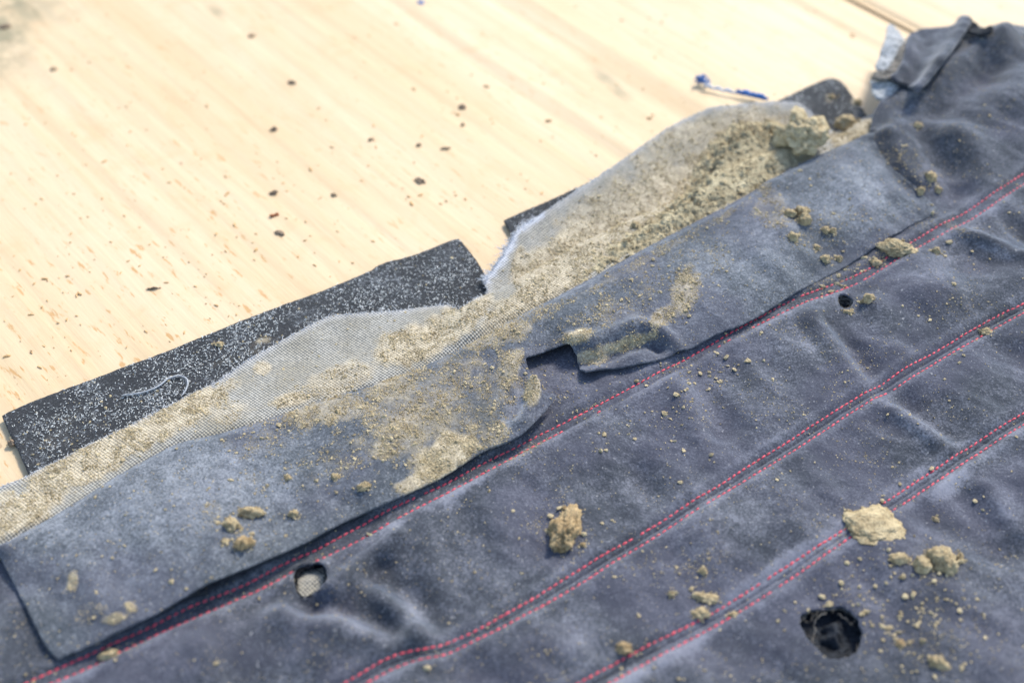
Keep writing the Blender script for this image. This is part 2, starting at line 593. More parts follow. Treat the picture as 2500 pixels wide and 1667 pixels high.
D_FLAP = [(800, 1005, 135, 42, -12, .86), (955, 950, 75, 55, -15, .84), (1010, 1050, 150, 70, -25, .82), (1085, 1115, 120, 62, -30, 1.1),
          (1010, 1178, 62, 30, -30, .98), (1205, 1055, 55, 38, -20, .75), (1240, 900, 38, 62, 25, .86), (1302, 955, 26, 52, 15, .98),
          (1118, 890, 26, 55, 5, .62), (1060, 985, 270, 135, -15, .66), (850, 1110, 190, 60, -20, .52), (1215, 818, 120, 34, -15, .80), (1300, 775, 110, 25, -25, .62),
          (1411, 822, 44, 24, -10, 1.02), (1470, 765, 190, 50, -28, .52), (1674, 712, 42, 80, 14, .86), (1620, 772, 60, 26, -30, .84),
          (1530, 838, 95, 22, -16, 1.05), (1445, 872, 50, 20, 0, 1.0), (1600, 690, 320, 110, -30, .42), (1890, 520, 75, 45, 25, .60),
          (1880, 470, 26, 70, -40, .6), (2020, 560, 150, 60, -30, .40), (178, 1421, 18, 30, 8, .95), (274, 1511, 46, 14, -12, .95), (320, 1482, 17, 20, 0, .9),
          (220, 1500, 60, 40, -20, .48), (660, 1060, 150, 60, -20, .48), (520, 1255, 40, 40, 0, .5), (620, 1180, 50, 40, 0, .45), (1600, 620, 420, 14, -29, .55)]
D_WEAVE = [(165, 1145, 130, 46, -24, 1.1), (300, 1080, 90, 46, -24, 1.1), (440, 1010, 135, 44, -28, 1.06), (60, 1235, 150, 36, -24, .9), (490, 968, 48, 26, -30, .98), (30, 1270, 110, 34, -22, 1.0),
           (10, 1215, 40, 16, -20, .75), (230, 1150, 110, 24, -26, .95), (1010, 842, 105, 46, -14, 1.1), (1128, 772, 75, 46, -32, 1.02), (1075, 812, 70, 44, -25, 1.0), (640, 897, 26, 18, 0, .85),
           (703, 978, 60, 18, -14, .9), (820, 930, 120, 40, -20, .55), (560, 1010, 60, 30, -20, .55), (1230, 770, 90, 30, -30, .72), (1350, 690, 190, 40, -30, .86), (1300, 735, 120, 22, -30, .85),
           (1420, 600, 190, 66, -30, .88), (1330, 640, 110, 44, -32, .88), (1500, 500, 200, 60, -32, .62), (1700, 340, 200, 60, -22, .62), (1930, 300, 60, 40, 0, .5), (1265, 650, 20, 50, 10, .8), (1620, 480, 200, 90, -28, .9), (1480, 520, 120, 50, -30, .66), (1800, 380, 190, 70, -22, .92), (2080, 330, 70, 34, -20, .95)]
D_PANEL = [(1300, 1092, 110, 5, -29, .62), (1450, 990, 110, 4, -29, .60), (1370, 930, 90, 60, -10, .34), (2060, 660, 150, 22, -31, .44), (2150, 612, 60, 24, -30, .46),
           (1850, 950, 420, 200, -30, .25), (2250, 1500, 230, 160, 0, .28), (2080, 745, 60, 26, 0, .36), (2210, 470, 120, 130, 30, .34), (2340, 560, 60, 9, 25, .52),
           (1400, 1250, 120, 90, 0, .34), (1720, 1390, 110, 50, -30, .38), (1780, 1100, 160, 14, -34, .34), (2190, 370, 60, 90, 20, .38), (2165, 300, 22, 50, 10, .42)]
D_FELT = [(640, 830, 24, 10, -20, .8), (560, 880, 320, 30, -24, .42), (700, 735, 60, 6, -22, .8), (180, 1040, 140, 70, -22, .44), (2090, 250, 16, 14, 0, .8), (2025, 240, 14, 14, 0, .8)]
NAP_HILITE = [(2000, 1330, 520, 24, -33, .42), (2330, 1180, 70, 26, -35, .35), (1640, 1600, 200, 30, -30, .36), (1150, 1180, 140, 14, -29, .36), (1090, 1235, 40, 20, -30, .3), (1010, 1495, 40, 60, -30, .34),  # brushed nap, plus pale highlights painted along the fold crests
       (880, 1530, 110, 28, 18, .20), (2080, 480, 140, 120, -30, .22), (1850, 600, 200, 90, -30, .18), (2130, 800, 60, 40, 45, .16), (2230, 1030, 110, 24, 33, .2), (2460, 1240, 70, 30, 55, .25),
       (1960, 820, 90, 18, 50, .2), (2450, 620, 70, 18, 25, .3), (1400, 1560, 120, 50, -30, .12), (1750, 1300, 200, 90, -30, .14), (420, 1240, 400, 150, -22, .24), (1260, 985, 26, 60, 30, .3), (2290, 640, 160, 60, -20, .16)]

def nap_hilite_f(a, b):
    r = np.zeros(a.shape)
    for (cx, cy, rx, ry, t, w) in NAP_HILITE:
        t = math.radians(t)
        dx, dy = a - cx, b - cy
        q = np.hypot((dx * math.cos(t) + dy * math.sin(t)) / rx, (-dx * math.sin(t) + dy * math.cos(t)) / ry)
        q = q + .5 * fbm(a / 60., b / 60., 5, 4, .6)
        r = np.maximum(r, w * (1 - sm(.15, 1.35, q)))
    return r * .7
def attr_flap(X, Y, Z):
    a, b = px(X, Y, Z)
    return {'dust': ell(a, b, D_FLAP, 1), 'nap_hilite': nap_hilite_f(a, b)}
def attr_panel(X, Y, Z):
    a, b = px(X, Y, Z)
    n = nap_hilite_f(a, b)
    for k, L in enumerate((rowsT[1], rowsT[3], rowsT[5], rowsT[0], rowsT[2], rowsT[4])):
        d, side, _ = dline(X, Y, L)
        low = (side < 0) if k < 3 else (side > 0)
        o = np.where(low, d, -d)
        n = n + (.30, .12, .26, .10, .12, .12)[k] * np.exp(-((o - .0030) / .0028) ** 2) * np.clip(.55 + 1.1 * fbm(X / .03, Y / .03, 61 + k, 3), 0, 1.3)
    return {'dust': ell(a, b, D_PANEL, 2), 'nap_hilite': n}
def attr_felt(X, Y, Z):
    a, b = px(X, Y, Z)
    return {'dust': ell(a, b, D_FELT, 4)}

# ------------------------------------------------------------------ outlines read off the photograph
S1U = [(-60, 1722), (68, 1663), (161, 1619), (254, 1577), (352, 1536), (440, 1489), (553, 1443), (616, 1416), (672, 1385), (727, 1359), (766, 1343), (817, 1316), (889, 1276), (944, 1246), (1012, 1213), (1088, 1178), (1143, 1147), (1225, 1107), (1296, 1069), (1400, 1018), (1500, 965), (1600, 911), (1680, 870), (1765, 821), (1850, 774), (1935, 730), (2002, 703), (2069, 679), (2127, 652), (2203, 603), (2261, 567), (2314, 538), (2377, 504), (2449, 455), (2500, 420), (2640, 330)]
S1L = [(0, 1722), (127, 1664), (200, 1634), (313, 1580), (396, 1541), (489, 1502), (572, 1463), (654, 1427), (708, 1400), (774, 1369), (817, 1346), (853, 1330), (907, 1299), (962, 1270), (1027, 1234), (1081, 1205), (1161, 1163), (1243, 1120), (1296, 1089), (1359, 1058), (1480, 993), (1600, 930), (1720, 862), (1823, 804), (1913, 761), (1979, 730), (2037, 712), (2104, 685), (2154, 654), (2225, 612), (2270, 585), (2332, 555), (2381, 527), (2431, 495), (2500, 446), (2640, 355)]
S2U = [(740, 1730), (839, 1665), (868, 1650), (904, 1628), (944, 1608), (983, 1594), (1052, 1583), (1103, 1561), (1157, 1538), (1215, 1507), (1262, 1480), (1312, 1451), (1402, 1395), (1504, 1334), (1606, 1276), (1708, 1212), (1759, 1181), (1836, 1130), (1912, 1085), (1989, 1033), (2069, 982), (2136, 944), (2225, 888), (2292, 853), (2381, 799), (2448, 763), (2500, 741), (2640, 665)]
S2L = [(800, 1730), (893, 1665), (918, 1652), (962, 1630), (1005, 1614), (1041, 1606), (1081, 1599), (1117, 1580), (1179, 1550), (1244, 1520), (1294, 1491), (1402, 1432), (1504, 1367), (1606, 1303), (1708, 1240), (1810, 1176), (1912, 1115), (2014, 1049), (2081, 1003), (2136, 971), (2225, 922), (2292, 878), (2381, 828), (2448, 790), (2500, 763), (2640, 688)]
S3U = [(1320, 1712), (1410, 1666), (1504, 1617), (1606, 1561), (1708, 1512), (1785, 1467), (1861, 1418), (1963, 1352), (2040, 1303), (2096, 1265), (2157, 1226), (2218, 1184), (2295, 1135), (2361, 1092), (2422, 1054), (2500, 1006), (2640, 920)]
S3L = [(1400, 1712), (1489, 1666), (1606, 1602), (1708, 1546), (1810, 1488), (1912, 1423), (1989, 1369), (2065, 1316), (2110, 1288), (2172, 1248), (2269, 1184), (2346, 1133), (2422, 1082), (2500, 1036), (2640, 948)]

FLAP_T = [(-160, 1400), (0, 1316), (171, 1223), (342, 1120), (430, 1069), (538, 1047), (600, 1027), (689, 1000), (756, 973), (868, 942), (979, 904), (1069, 866), (1171, 821), (1270, 768), (1387, 714), (1473, 667), (1578, 609), (1674, 559), (1794, 499), (1884, 444), (1961, 403), (2057, 360), (2132, 330)]
FLAP_C = [(2132, 344), (2168, 402), (2217, 442), (2270, 491), (2290, 514)]
FLAP_B = [(2283, 518), (2225, 547), (2171, 580), (2130, 606), (2091, 631), (2002, 680), (1912, 733), (1823, 787), (1756, 812), (1689, 849), (1645, 864), (1600, 879), (1560, 886), (1490, 895), (1452, 901), (1429, 905), (1421, 896), (1413, 868), (1400, 852), (1389, 842), (1372, 841), (1350, 848), (1322, 858), (1281, 873), (1288, 890), (1299, 912), (1312, 930), (1319, 944), (1316, 955), (1334, 960), (1356, 965), (1340, 990), (1316, 1018), (1287, 1049), (1255, 1069), (1225, 1082), (1194, 1092), (1170, 1106), (1113, 1143), (1046, 1178), (944, 1226), (871, 1255), (799, 1290), (727, 1330), (600, 1391), (440, 1464), (362, 1508), (245, 1562), (142, 1605), (112, 1575), (64, 1477), (10, 1372), (-20, 1325), (-60, 1350)]
LIN_T = [(-160, 1262), (0, 1188), (73, 1159), (110, 1138), (161, 1115), (215, 1085), (264, 1061), (318, 1037), (360, 1014), (416, 988), (465, 961), (518, 937), (562, 910), (600, 881), (689, 830), (740, 803), (779, 781), (810, 770), (880, 764), (957, 759), (1020, 751), (1069, 745), (1095, 743), (1118, 755), (1162, 729), (1191, 712), (1184, 690), (1179, 676), (1195, 668), (1224, 628), (1243, 595), (1263, 561), (1283, 545), (1306, 533), (1349, 504), (1435, 447), (1521, 389), (1602, 332), (1674, 289), (1736, 262), (1817, 253), (1889, 248), (1951, 250), (1975, 270), (1999, 298), (2018, 312), (2040, 322), (2075, 308), (2115, 285), (2150, 272)]
LIN_B = [(2150, 345), (2060, 400), (1900, 480), (1700, 600), (1400, 760), (1200, 860), (1000, 950), (700, 1050), (450, 1120), (200, 1270), (-160, 1450)]
LIN_C = [(1180, 722), (1248, 690), (1330, 644), (1408, 597), (1520, 545), (1700, 468), (1850, 405), (1960, 362), (2060, 325)]
FELT_A = [(7, 1015), (20, 1007), (49, 993), (100, 972), (161, 949), (303, 898), (450, 840), (600, 781), (680, 748), (756, 721), (840, 689), (908, 661), (920, 650), (948, 638), (988, 630), (1046, 610), (1090, 592), (1116, 582), (1122, 586), (1158, 629), (1185, 674), (1198, 708), (1150, 800), (700, 1010), (110, 1245), (73, 1156), (37, 1078)]
FELT_B = [(1232, 537), (1291, 510), (1363, 480), (1416, 455), (1600, 378), (1800, 290), (1913, 241), (1961, 217), (2009, 195), (2033, 190), (2057, 200), (2080, 234), (2116, 281), (2130, 315), (2000, 420), (1700, 520), (1340, 690), (1262, 590)]

# ------------------------------------------------------------------ heights of the layers
W = lambda L, z=.008: at(L, z)
ridges = []   # (world polyline, height, width)
def ridge(L, h, w, z=.010):
    ridges.append((W(L, z), h, w))
ridge([(1975, 775), (2046, 857), (2100, 940)], .0030, .0065)
ridge([(2030, 790), (2085, 850), (2150, 930)], -.0034, .0065)
ridge([(2127, 750), (2200, 860), (2230, 910)], .0028, .0085)
ridge([(2189, 955), (2260, 1010), (2345, 1085)], -.0034, .0070)
ridge([(2130, 975), (2230, 1040), (2340, 1105)], .0028, .0050)
ridge([(1690, 900), (1740, 970), (1765, 1040)], -.0030, .0085)
ridge([(1640, 930), (1680, 1000), (1730, 1120)], .0022, .0075)
ridge([(1500, 1010), (1560, 1110), (1580, 1190)], -.0020, .0090)
ridge([(1930, 1140), (1985, 1210), (2050, 1250)], -.0022, .008)
ridge([(2250, 720), (2370, 720), (2500, 690)], .0035, .014)
ridge([(2300, 560), (2417, 607), (2500, 650)], .0036, .0055)
ridge([(2350, 530), (2450, 570), (2540, 600)], -.0030, .010)
ridge([(700, 1500), (763, 1512), (860, 1535), (925, 1560), (1034, 1582)], .0060, .0085)
ridge([(760, 1480), (850, 1500), (960, 1545)], -.0052, .0075)
ridge([(890, 1420), (950, 1470), (1016, 1540)], .0040, .0060)
ridge([(930, 1400), (1020, 1460), (1080, 1540)], -.0030, .0080)
ridge([(815, 1440), (850, 1400), (889, 1362), (962, 1305)], .0032, .0045)
ridge([(840, 1465), (890, 1410), (930, 1370)], -.0026, .0050)
ridge([(640, 1460), (690, 1480), (740, 1490)], -.0030, .008)
ridge([(500, 1600), (640, 1570), (760, 1600)], .0040, .016)
ridge([(1130, 1580), (1210, 1640), (1260, 1700)], -.0030, .009)
ridge([(2402, 1190), (2450, 1240), (2489, 1290)], .0026, .006)
ridge([(2370, 1210), (2420, 1290), (2440, 1340)], -.0024, .009)
ridge([(1700, 1220), (1730, 1300), (1760, 1360)], .0018, .008)
ridge([(1440, 1080), (1410, 1150), (1400, 1230)], .0022, .010)
ridge([(1350, 1170), (1340, 1250), (1350, 1330)], -.0020, .012)
ridge([(2340, 330), (2400, 380), (2420, 460)], .0040, .012, .02)
ridge([(2260, 330), (2330, 420), (2380, 470)], -.0034, .013, .02)
ridge([(2200, 330), (2240, 390), (2290, 440)], .0036, .009, .015)
ridge([(2158, 338), (2196, 398), (2246, 446)], .0028, .0055, .014)
ridge([(2250, 235), (2340, 160), (2450, 95)], .0040, .008, .025)
ridge([(2280, 260), (2370, 200), (2470, 150)], -.0034, .010, .025)
ridge([(2440, 110), (2480, 170), (2500, 250)], .0050, .012, .025)
P_RISE = W([(2420, 190)], .018)[0]
P_RISE2 = W([(2700, 700)], .012)[0]

ca, sa = math.cos(SEAM_ANG), math.sin(SEAM_ANG)
def zsmooth(X, Y):
    u, v = X * ca + Y * sa, -X * sa + Y * ca
    z = .0085 + .0034 * pn(u / .075, v / .06, 11)
    z = z + .017 * np.exp(-(((X - P_RISE[0]) / .10) ** 2 + ((Y - P_RISE[1]) / .085) ** 2))
    return z + .004 * np.exp(-(((X - P_RISE2[0]) / .10) ** 2 + ((Y - P_RISE2[1]) / .10) ** 2))
def zfolds(X, Y):
    u, v = X * ca + Y * sa, -X * sa + Y * ca
    w = .4 * pn(u / .05, v / .05, 3)
    z = .0018 * (.35 - np.abs(pn(u / .022 + 1.5 * w, v / .06 + w, 15))) + .0009 * (.35 - np.abs(pn((u + .6 * v) / .011, (v - .3 * u) / .028 + w, 16))) + .0056 * pn(u / .034 + w, v / .085, 12) + .0026 * pn(u / .016 + 2 * w, v / .030 + w, 13) + .0010 * fbm(u / .02, v / .03, 14, 3)
    for L, h, w in ridges:
        m = (X > L[:, 0].min() - 3.5 * w) & (X < L[:, 0].max() + 3.5 * w) & (Y > L[:, 1].min() - 3.5 * w) & (Y < L[:, 1].max() + 3.5 * w)
        if m.any():
            d, _, _ = dline(X[m], Y[m], L)
            z[m] += 1.3 * h * np.exp(-(d / w) ** 2)
    return z
DAMP = []
def zbase(X, Y):
    """seat panel without its seams: broad swell, folds flattened where the seams hold the cloth down"""
    k = np.zeros(X.shape)
    for M in DAMP:
        d, _, _ = dline(X, Y, M)
        k = np.maximum(k, np.exp(-(d / .0095) ** 2))
    return np.maximum(zsmooth(X, Y) + zfolds(X, Y) * (1 - .86 * k), .0035)

def sl(L):
    return resample(smooth_line(onto(L, zsmooth), 2), .002)
ROWS = [sl(L) for L in (S1U, S1L, S2U, S2L, S3U, S3L)]
def midline(a, b):
    n = 240
    f = lambda R: np.stack([np.interp(np.linspace(0, 1, n), np.linspace(0, 1, len(R)), R[:, k]) for k in (0, 1)], 1)
    a, b = f(a), f(b)
    out = []
    for p in a:
        k = np.argmin(((b - p) ** 2).sum(1))
        out.append((p + b[k]) / 2)
    return np.array(out)
MIDS = [midline(ROWS[0], ROWS[1]), midline(ROWS[2], ROWS[3]), midline(ROWS[4], ROWS[5])]
def thin(L, k):
    return np.vstack([L[::k], L[-1:]])
rowsT = [thin(r, 4) for r in ROWS]
midsT = [thin(r, 4) for r in MIDS]
DAMP += [thin(r, 8) for r in MIDS]

flapT = onto(FLAP_T, lambda x, y: np.full(x.shape, .0115))
flapC = onto(FLAP_C, zbase)
GAPX = [-100, 0, 140, 300, 520, 700, 900, 1050, 1180, 1290, 1357, 1425, 1500, 1600, 1900, 2100, 2290]
GAPZ = [2, 2.2, 2.8, 5.5, 8.5, 7, 4.5, 3.6, 4.2, 7.5, 5.5, 6.0, 3.2, 2.4, 1.9, 1.5, .5]
def gap(X, Y):
    a, _ = px(X, Y, .012)
    return np.interp(a, GAPX, GAPZ) / 1000
flapB = onto(FLAP_B, lambda x, y: zbase(x, y) + gap(x, y))
FB_S = smooth_line(flapB, 1, False, keep=(0, 14, 15, 23, 30, 48))
flap_poly = np.vstack([smooth_line(flapT, 1), flapC, FB_S])
fl_edge = np.vstack([flapC, flapB])

fl_ridges = [(W(L, .014), h, w) for L, h, w in (
    ([(1400, 838), (1450, 838), (1510, 818), (1560, 802), (1612, 810), (1650, 836)], .0036, .0046),
    ([(1420, 880), (1470, 868), (1530, 848), (1575, 832), (1605, 840)], -.0042, .0040),
    ([(1288, 905), (1270, 960), (1250, 1010)], -.0034, .0045),
    ([(1235, 900), (1228, 960), (1205, 1010)], .0024, .0075),
    ([(1312, 935), (1300, 985), (1270, 1030)], .0026, .0040),
    ([(1080, 880), (1130, 930), (1160, 1000)], -.0022, .0110),
    ([(1900, 480), (1960, 540), (2000, 600)], -.0022, .0110),
    ([(1884, 450), (1900, 500), (1920, 560)], .0020, .0060),
    ([(2050, 420), (2100, 470), (2150, 540)], .0018, .0120),
    ([(300, 1180), (420, 1260), (520, 1380)], .0020, .0200),
    ([(700, 1080), (760, 1150), (800, 1230)], -.0014, .0160),
    ([(1560, 690), (1640, 750), (1700, 800)], .0016, .0110))]

def zflap(X, Y):
    a, b = px(X, Y, .012)
    dT, _, _ = dline(X, Y, flapT)
    dB, _, _ = dline(X, Y, flapB)
    dC, _, _ = dline(X, Y, flapC)
    v = dT / (dT + dB + 1e-9)
    zT = np.interp(a, [0, 400, 900, 1150, 1400, 1900, 2130], [.0095, .0100, .0104, .0116, .0142, .0150, .0150])
    zB = zbase(X, Y) + gap(X, Y)
    # smooth carrying level so the base wrinkles below do not print through fully
    z = (1 - v) * zT + v * zB + .0022 * np.sin(math.pi * np.clip(v, 0, 1))
    z -= .0018 * np.exp(-(dT / .0030) ** 2)
    z += .0010 * fbm(X / .03, Y / .03, 21, 3) * sm(0, .01, dT)
    for L, h, w in fl_ridges:
        d, _, _ = dline(X, Y, L)
        z = z + h * np.exp(-(d / w) ** 2)
    w = np.exp(-(dC / .010) ** 2)
    z = (1 - w) * z + w * (zbase(X, Y) + .0002)
    return z

def zpanel(X, Y):
    z = zbase(X, Y)
    inf = inside(X, Y, flap_poly)
    dE, _, _ = dline(X, Y, fl_edge)
    m = np.where(inf, sm(.000, .020, dE), 0)
    a, b = px(X, Y, .01)
    m = np.maximum(m, sm(40, -60, a) * sm(1640, 1500, b))
    z = z * (1 - m) + .0034 * m
    for i, M in enumerate(midsT):
        d, _, _ = dline(X, Y, M)
        z = z - .0010 * np.exp(-(d / .0062) ** 2) - .0009 * np.exp(-(d / .0007) ** 2) * (i > 0) + .0011 * np.exp(-((d - .0056) / .0024) ** 2)
    for R in rowsT:
        d, _, _ = dline(X, Y, R)
        z = z - .00045 * np.exp(-(d / .0008) ** 2)
    for H in HOLES:
        d, _, _ = dline(X, Y, np.vstack([H, H[:1]]))
        z = z + .0007 * np.exp(-(d / .0030) ** 2)
    return np.maximum(z, .0028)

def hole(L):
    return smooth_line(onto(L, zbase), 2, True)
HOLES = [hole([(712, 1400), (722, 1384), (745, 1376), (780, 1372), (797, 1384), (803, 1408), (797, 1424), (778, 1440), (750, 1460), (733, 1462), (718, 1440)]),
         hole([(2042, 728), (2052, 720), (2068, 722), (2082, 730), (2086, 742), (2074, 754), (2058, 757), (2046, 744)]),
         hole([(1953, 1512), (1960, 1498), (1975, 1491), (2010, 1488), (2050, 1485), (2072, 1486), (2086, 1503), (2100, 1530), (2106, 1558), (2100, 1582), (2084, 1600), (2060, 1610), (2035, 1611), (2008, 1600), (1985, 1578), (1966, 1550), (1955, 1532)])]

_h = HOLES[2]
_c = _h.mean(0)
_t = np.arctan2(_h[:, 1] - _c[1], _h[:, 0] - _c[0])
HOLES[2] = _c + (_h - _c) * (1 + .10 * pn(_t * 2.3, _t * 0 + 3.3, 5) + .10 * pn(_t * 6.1, _t * 0 + 7.3, 6) + .02)[:, None]
linT = None
lining_c = W(LIN_C, .006)
def zlin0(X, Y):
    a, b = px(X, Y, .006)
    dC, side, _ = dline(X, Y, lining_c)
    dT, _, _ = dline(X, Y, flapT)
    left = .0036 + .0030 * (1 - sm(0, .045, dT)) + .0012 * fbm(X / .035, Y / .035, 31, 3)
    lobe = .0048 + .0135 * sm(0, .060, dC) + .0012 * fbm(X / .03, Y / .03, 33, 3)
    t = np.clip(dC / .011, 0, 1)
    roll = .0048 + .0058 * np.sqrt(np.clip(1 - (1 - t) ** 2, 0, 1)) + .0006 * fbm(X / .02, Y / .02, 35, 2)
    right = np.where(side > 0, lobe, roll)
    m = sm(1060, 1185, a + .3 * (b - 760))
    return left * (1 - m) + right * m
def zlin(X, Y):
    z = zlin0(X, Y)
    inf = inside(X, Y, flap_poly)
    dT, _, _ = dline(X, Y, flapT)
    sd = np.where(inf, dT, -dT)
    a, b = px(X, Y, .010)
    cap = np.interp(a, [0, 400, 900, 1150, 1400, 1900, 2130], [.0052, .0056, .0060, .0072, .0098, .0106, .0100])
    cap = cap + .012 * sm(0, -.016, sd) - .0028 * sm(.001, .012, sd)
    k = .0012
    h = np.clip(.5 + .5 * (cap - z) / k, 0, 1)
    return cap * (1 - h) + z * h - k * h * (1 - h)

def attr_lin(X, Y, Z):
    a, b = px(X, Y, Z)
    d, _, _ = dline(X, Y, linT)
    edge = 1 - sm(.0005, .0035 + .003 * (fbm(X / .012, Y / .012, 9, 2) + .3), d)
    fray = np.where((a > 1170) & (a < 1330) & (b < 690), (1 - sm(.001, .0045 + .003 * fbm(X / .006, Y / .006, 77, 2), d)), edge * .28)
    dust = ell(a, b, D_WEAVE, 3) * (1 - .75 * fray) + .38
    return {'dust': dust, 'clean': fray}

# ------------------------------------------------------------------ the board
board = empty("wooden_board", (0, 0, 0), "pale raw wooden board with dark specks lying under the torn seat cover", kind="structure")
cg, sg = math.cos(GRAIN), math.sin(GRAIN)
gpt = at([(2100, 5), (2198, 62)], 0)       # the joint seen at the top right
joint_t = float(np.mean(-gpt[:, 0] * sg + gpt[:, 1] * cg))
score = at([(1063, 64), (1300, 232), (1530, 393)], 0)
score_t = np.sort(-score[:, 0] * sg + score[:, 1] * cg)
def zwood(S, T):
    z = .0004 * fbm(S / .25, T / .012, 41, 4) + .00025 * fbm(S / .5, T / .004, 43, 2)
    for t0, h, w in ((score_t.mean(), -.0006, .004), (score_t.mean() + .012, .0006, .005), (score_t.mean() + .055, -.0010, .006), (score_t.mean() + .075, .0008, .006), (joint_t - .03, -.0009, .005), (joint_t + .035, -.0008, .005)):
        z = z + h * np.exp(-((T - t0 - .004 * np.sin(S * 9)) / w) ** 2)
    return z
def plank(t0, t1, dz):
    ns, nt = 130, int((t1 - t0) / .0025)
    s = np.linspace(-1.0, 1.0, ns)
    t = np.linspace(t0, t1, nt)
    S, T = np.meshgrid(s, t, indexing='ij')
    e = np.minimum(T - t0, t1 - T)
    Z = zwood(S, T) + dz - .0025 * np.exp(-(e / .002) ** 2) - .0007
    X, Y = S * cg - T * sg, S * sg + T * cg
    V = np.column_stack([X.ravel(), Y.ravel(), Z.ravel()])
    i = np.arange(ns - 1)[:, None] * nt + np.arange(nt - 1)[None]
    Q = np.stack([i, i + nt, i + nt + 1, i + 1], -1).reshape(-1, 4)
    a, b = px(V[:, 0], V[:, 1], V[:, 2])
    dark_patch = ell(a, b, [(0, 60, 90, 130, 0, .9), (10, 60, 22, 22, 0, 1.), (90, 20, 110, 30, 0, .45), (78, 35, 18, 22, 30, .9), (1490, 205, 55, 14, 42, .8), (1125, 340, 12, 8, 0, .5), (530, 30, 36, 9, 35, .7)], 6)  # darker greenish-brown patches, strongest in the top left corner
    marks = ell(a, b, [(300, 820, 520, 300, -20, .9), (60, 1000, 160, 260, 0, .8), (520, 520, 260, 130, 30, .5), (1150, 480, 120, 90, 0, .3)], 7)
    # sides and underside
    vb = V.copy()
    vb[:, 2] = -.0045 if dz > -.003 else -.022
    n = len(V)
    bd = np.concatenate([np.arange(nt), np.arange(1, ns) * nt + nt - 1, (ns - 1) * nt + np.arange(nt - 2, -1, -1), np.arange(ns - 2, 0, -1) * nt])
    nx_ = np.roll(bd, -1)
    side = np.stack([bd, nx_, nx_ + n, bd + n], 1)
    me = mesh("plank", np.vstack([V, vb]), [np.vstack([Q[:, ::-1], side, Q + n])], True, {'dark_patch': np.concatenate([dark_patch, dark_patch * 0]), 'marks': np.concatenate([marks, marks * 0])})
    # outward normals
    return obj("plank", me, M_WOOD, board)
edges = [joint_t - .95, joint_t - .0046, joint_t + .55]
plank(edges[0], edges[1], .0)
plank(joint_t + .0050, edges[2], -.0006)
plank(joint_t - .02, joint_t + .02, -.0046)

# ------------------------------------------------------------------ felt strips
def felt(L, label, zf=lambda x, y: .0024 + .0006 * fbm(x / .03, y / .03, 51, 2)):
    poly = smooth_line(W(L, .0024), 1)
    me = sheet("felt_strip", poly, zf, .0022, .0019, attrf=attr_felt, jit=.00012, edge_step=.0012)
    o = obj("felt_strip", me, M_FELT)
    return tag(o, label, "felt strip")
felt_a = felt(FELT_A, "long black felt strip with white flecks, square cut right end, curled white thread on it")
S_FA = SURF["felt_strip"]
felt_b = felt(FELT_B, "black felt strip showing at both ends from under the soil filled fabric lobe")
S_FB = SURF["felt_strip"]

# loose white fibres standing on the felt: part of each strip
def flecks(S, parent, n, seed):
    V, T, A = S
    r = np.random.default_rng(seed)
    tri = V[T]
    ar = np.linalg.norm(np.cross(tri[:, 1] - tri[:, 0], tri[:, 2] - tri[:, 0]), axis=1)
    c = tri.mean(1)
    w = ar * np.clip(.5 + 1.2 * fbm(c[:, 0] / .03, c[:, 1] / .03, 8, 3), .08, 1.4)
    k = r.choice(len(T), n, p=w / w.sum())
    q = r.dirichlet((1, 1, 1), n)
    P = (tri[k] * q[:, :, None]).sum(1)
    lines, rad = [], []
    for p in P:
        a = r.uniform(0, 2 * math.pi)
        L = r.uniform(.0005, .0017)
        bend = r.normal() * .9
        pts = []
        x, y = p[0], p[1]
        for j in range(3):
            pts.append((x, y, p[2] + .00016 + .00012 * j * r.uniform(0, 1)))
            x += math.cos(a) * L / 2
            y += math.sin(a) * L / 2
            a += bend
        lines.append(pts)
        rad.append(r.uniform(.00007, .00021))
    o = obj("white_fibre", tubes("white_fibre", lines, rad, 3), M_FIBRE, parent)
    tag(o, kind="stuff")
flecks(S_FA, felt_a, 6500, 1)
flecks(S_FB, felt_b, 2600, 2)

# ------------------------------------------------------------------ woven backing
lining = empty("backing_fabric", (*at([(900, 900)], .003)[0], .003), "grey woven backing fabric with frayed white edge and soil caked in its folds", "fabric")
linT = onto(LIN_T, zlin0)
lin_poly = np.vstack([linT, W(LIN_B, .005)])
crease_pts = np.vstack([resample(lining_c, .0012) + o for o in ((0, 0), (.0008, -.0011), (-.0008, .0011))])
me = sheet("woven_cloth", lin_poly, zlin, .0014, .0010, attrf=attr_lin, jit=.00022, edge_step=.0010, extra=crease_pts)
obj("woven_cloth", me, M_WEAVE, lining)
S_LIN = SURF["woven_cloth"]

def fray(L, zf, n, length, rad, seed, out=1.0):
    r = np.random.default_rng(seed)
    L = resample(L, .0008)
    d = np.gradient(L, axis=0)
    nrm = np.stack([-d[:, 1], d[:, 0]], 1)
    nrm /= np.linalg.norm(nrm, axis=1)[:, None] + 1e-12
    lines = []
    for _ in range(n):
        i = r.integers(0, len(L))
        p = L[i] - nrm[i] * .0006
        a = math.atan2(nrm[i, 1], nrm[i, 0]) + r.normal() * .7
        ln = r.exponential(length) + length * .3
        z = float(zf(np.array([p[0]]), np.array([p[1]]))[0])
        pts = []
        x, y = p
        for j in range(5):
            pts.append((x, y, max(z - .0003 + r.normal() * .0002 + .00015 * j, .0006)))
            x += math.cos(a) * ln / 4
            y += math.sin(a) * ln / 4
            a += r.normal() * .5
        lines.append(pts)
    return tubes("frayed_thread", lines, rad, 3)
o = obj("frayed_thread", fray(onto([(1184, 690), (1195, 668), (1224, 628), (1243, 595), (1263, 561), (1283, 545), (1306, 533)], zlin0), zlin0, 420, .0016, .00017, 3), M_WHITE, lining)
tag(o, kind="stuff")
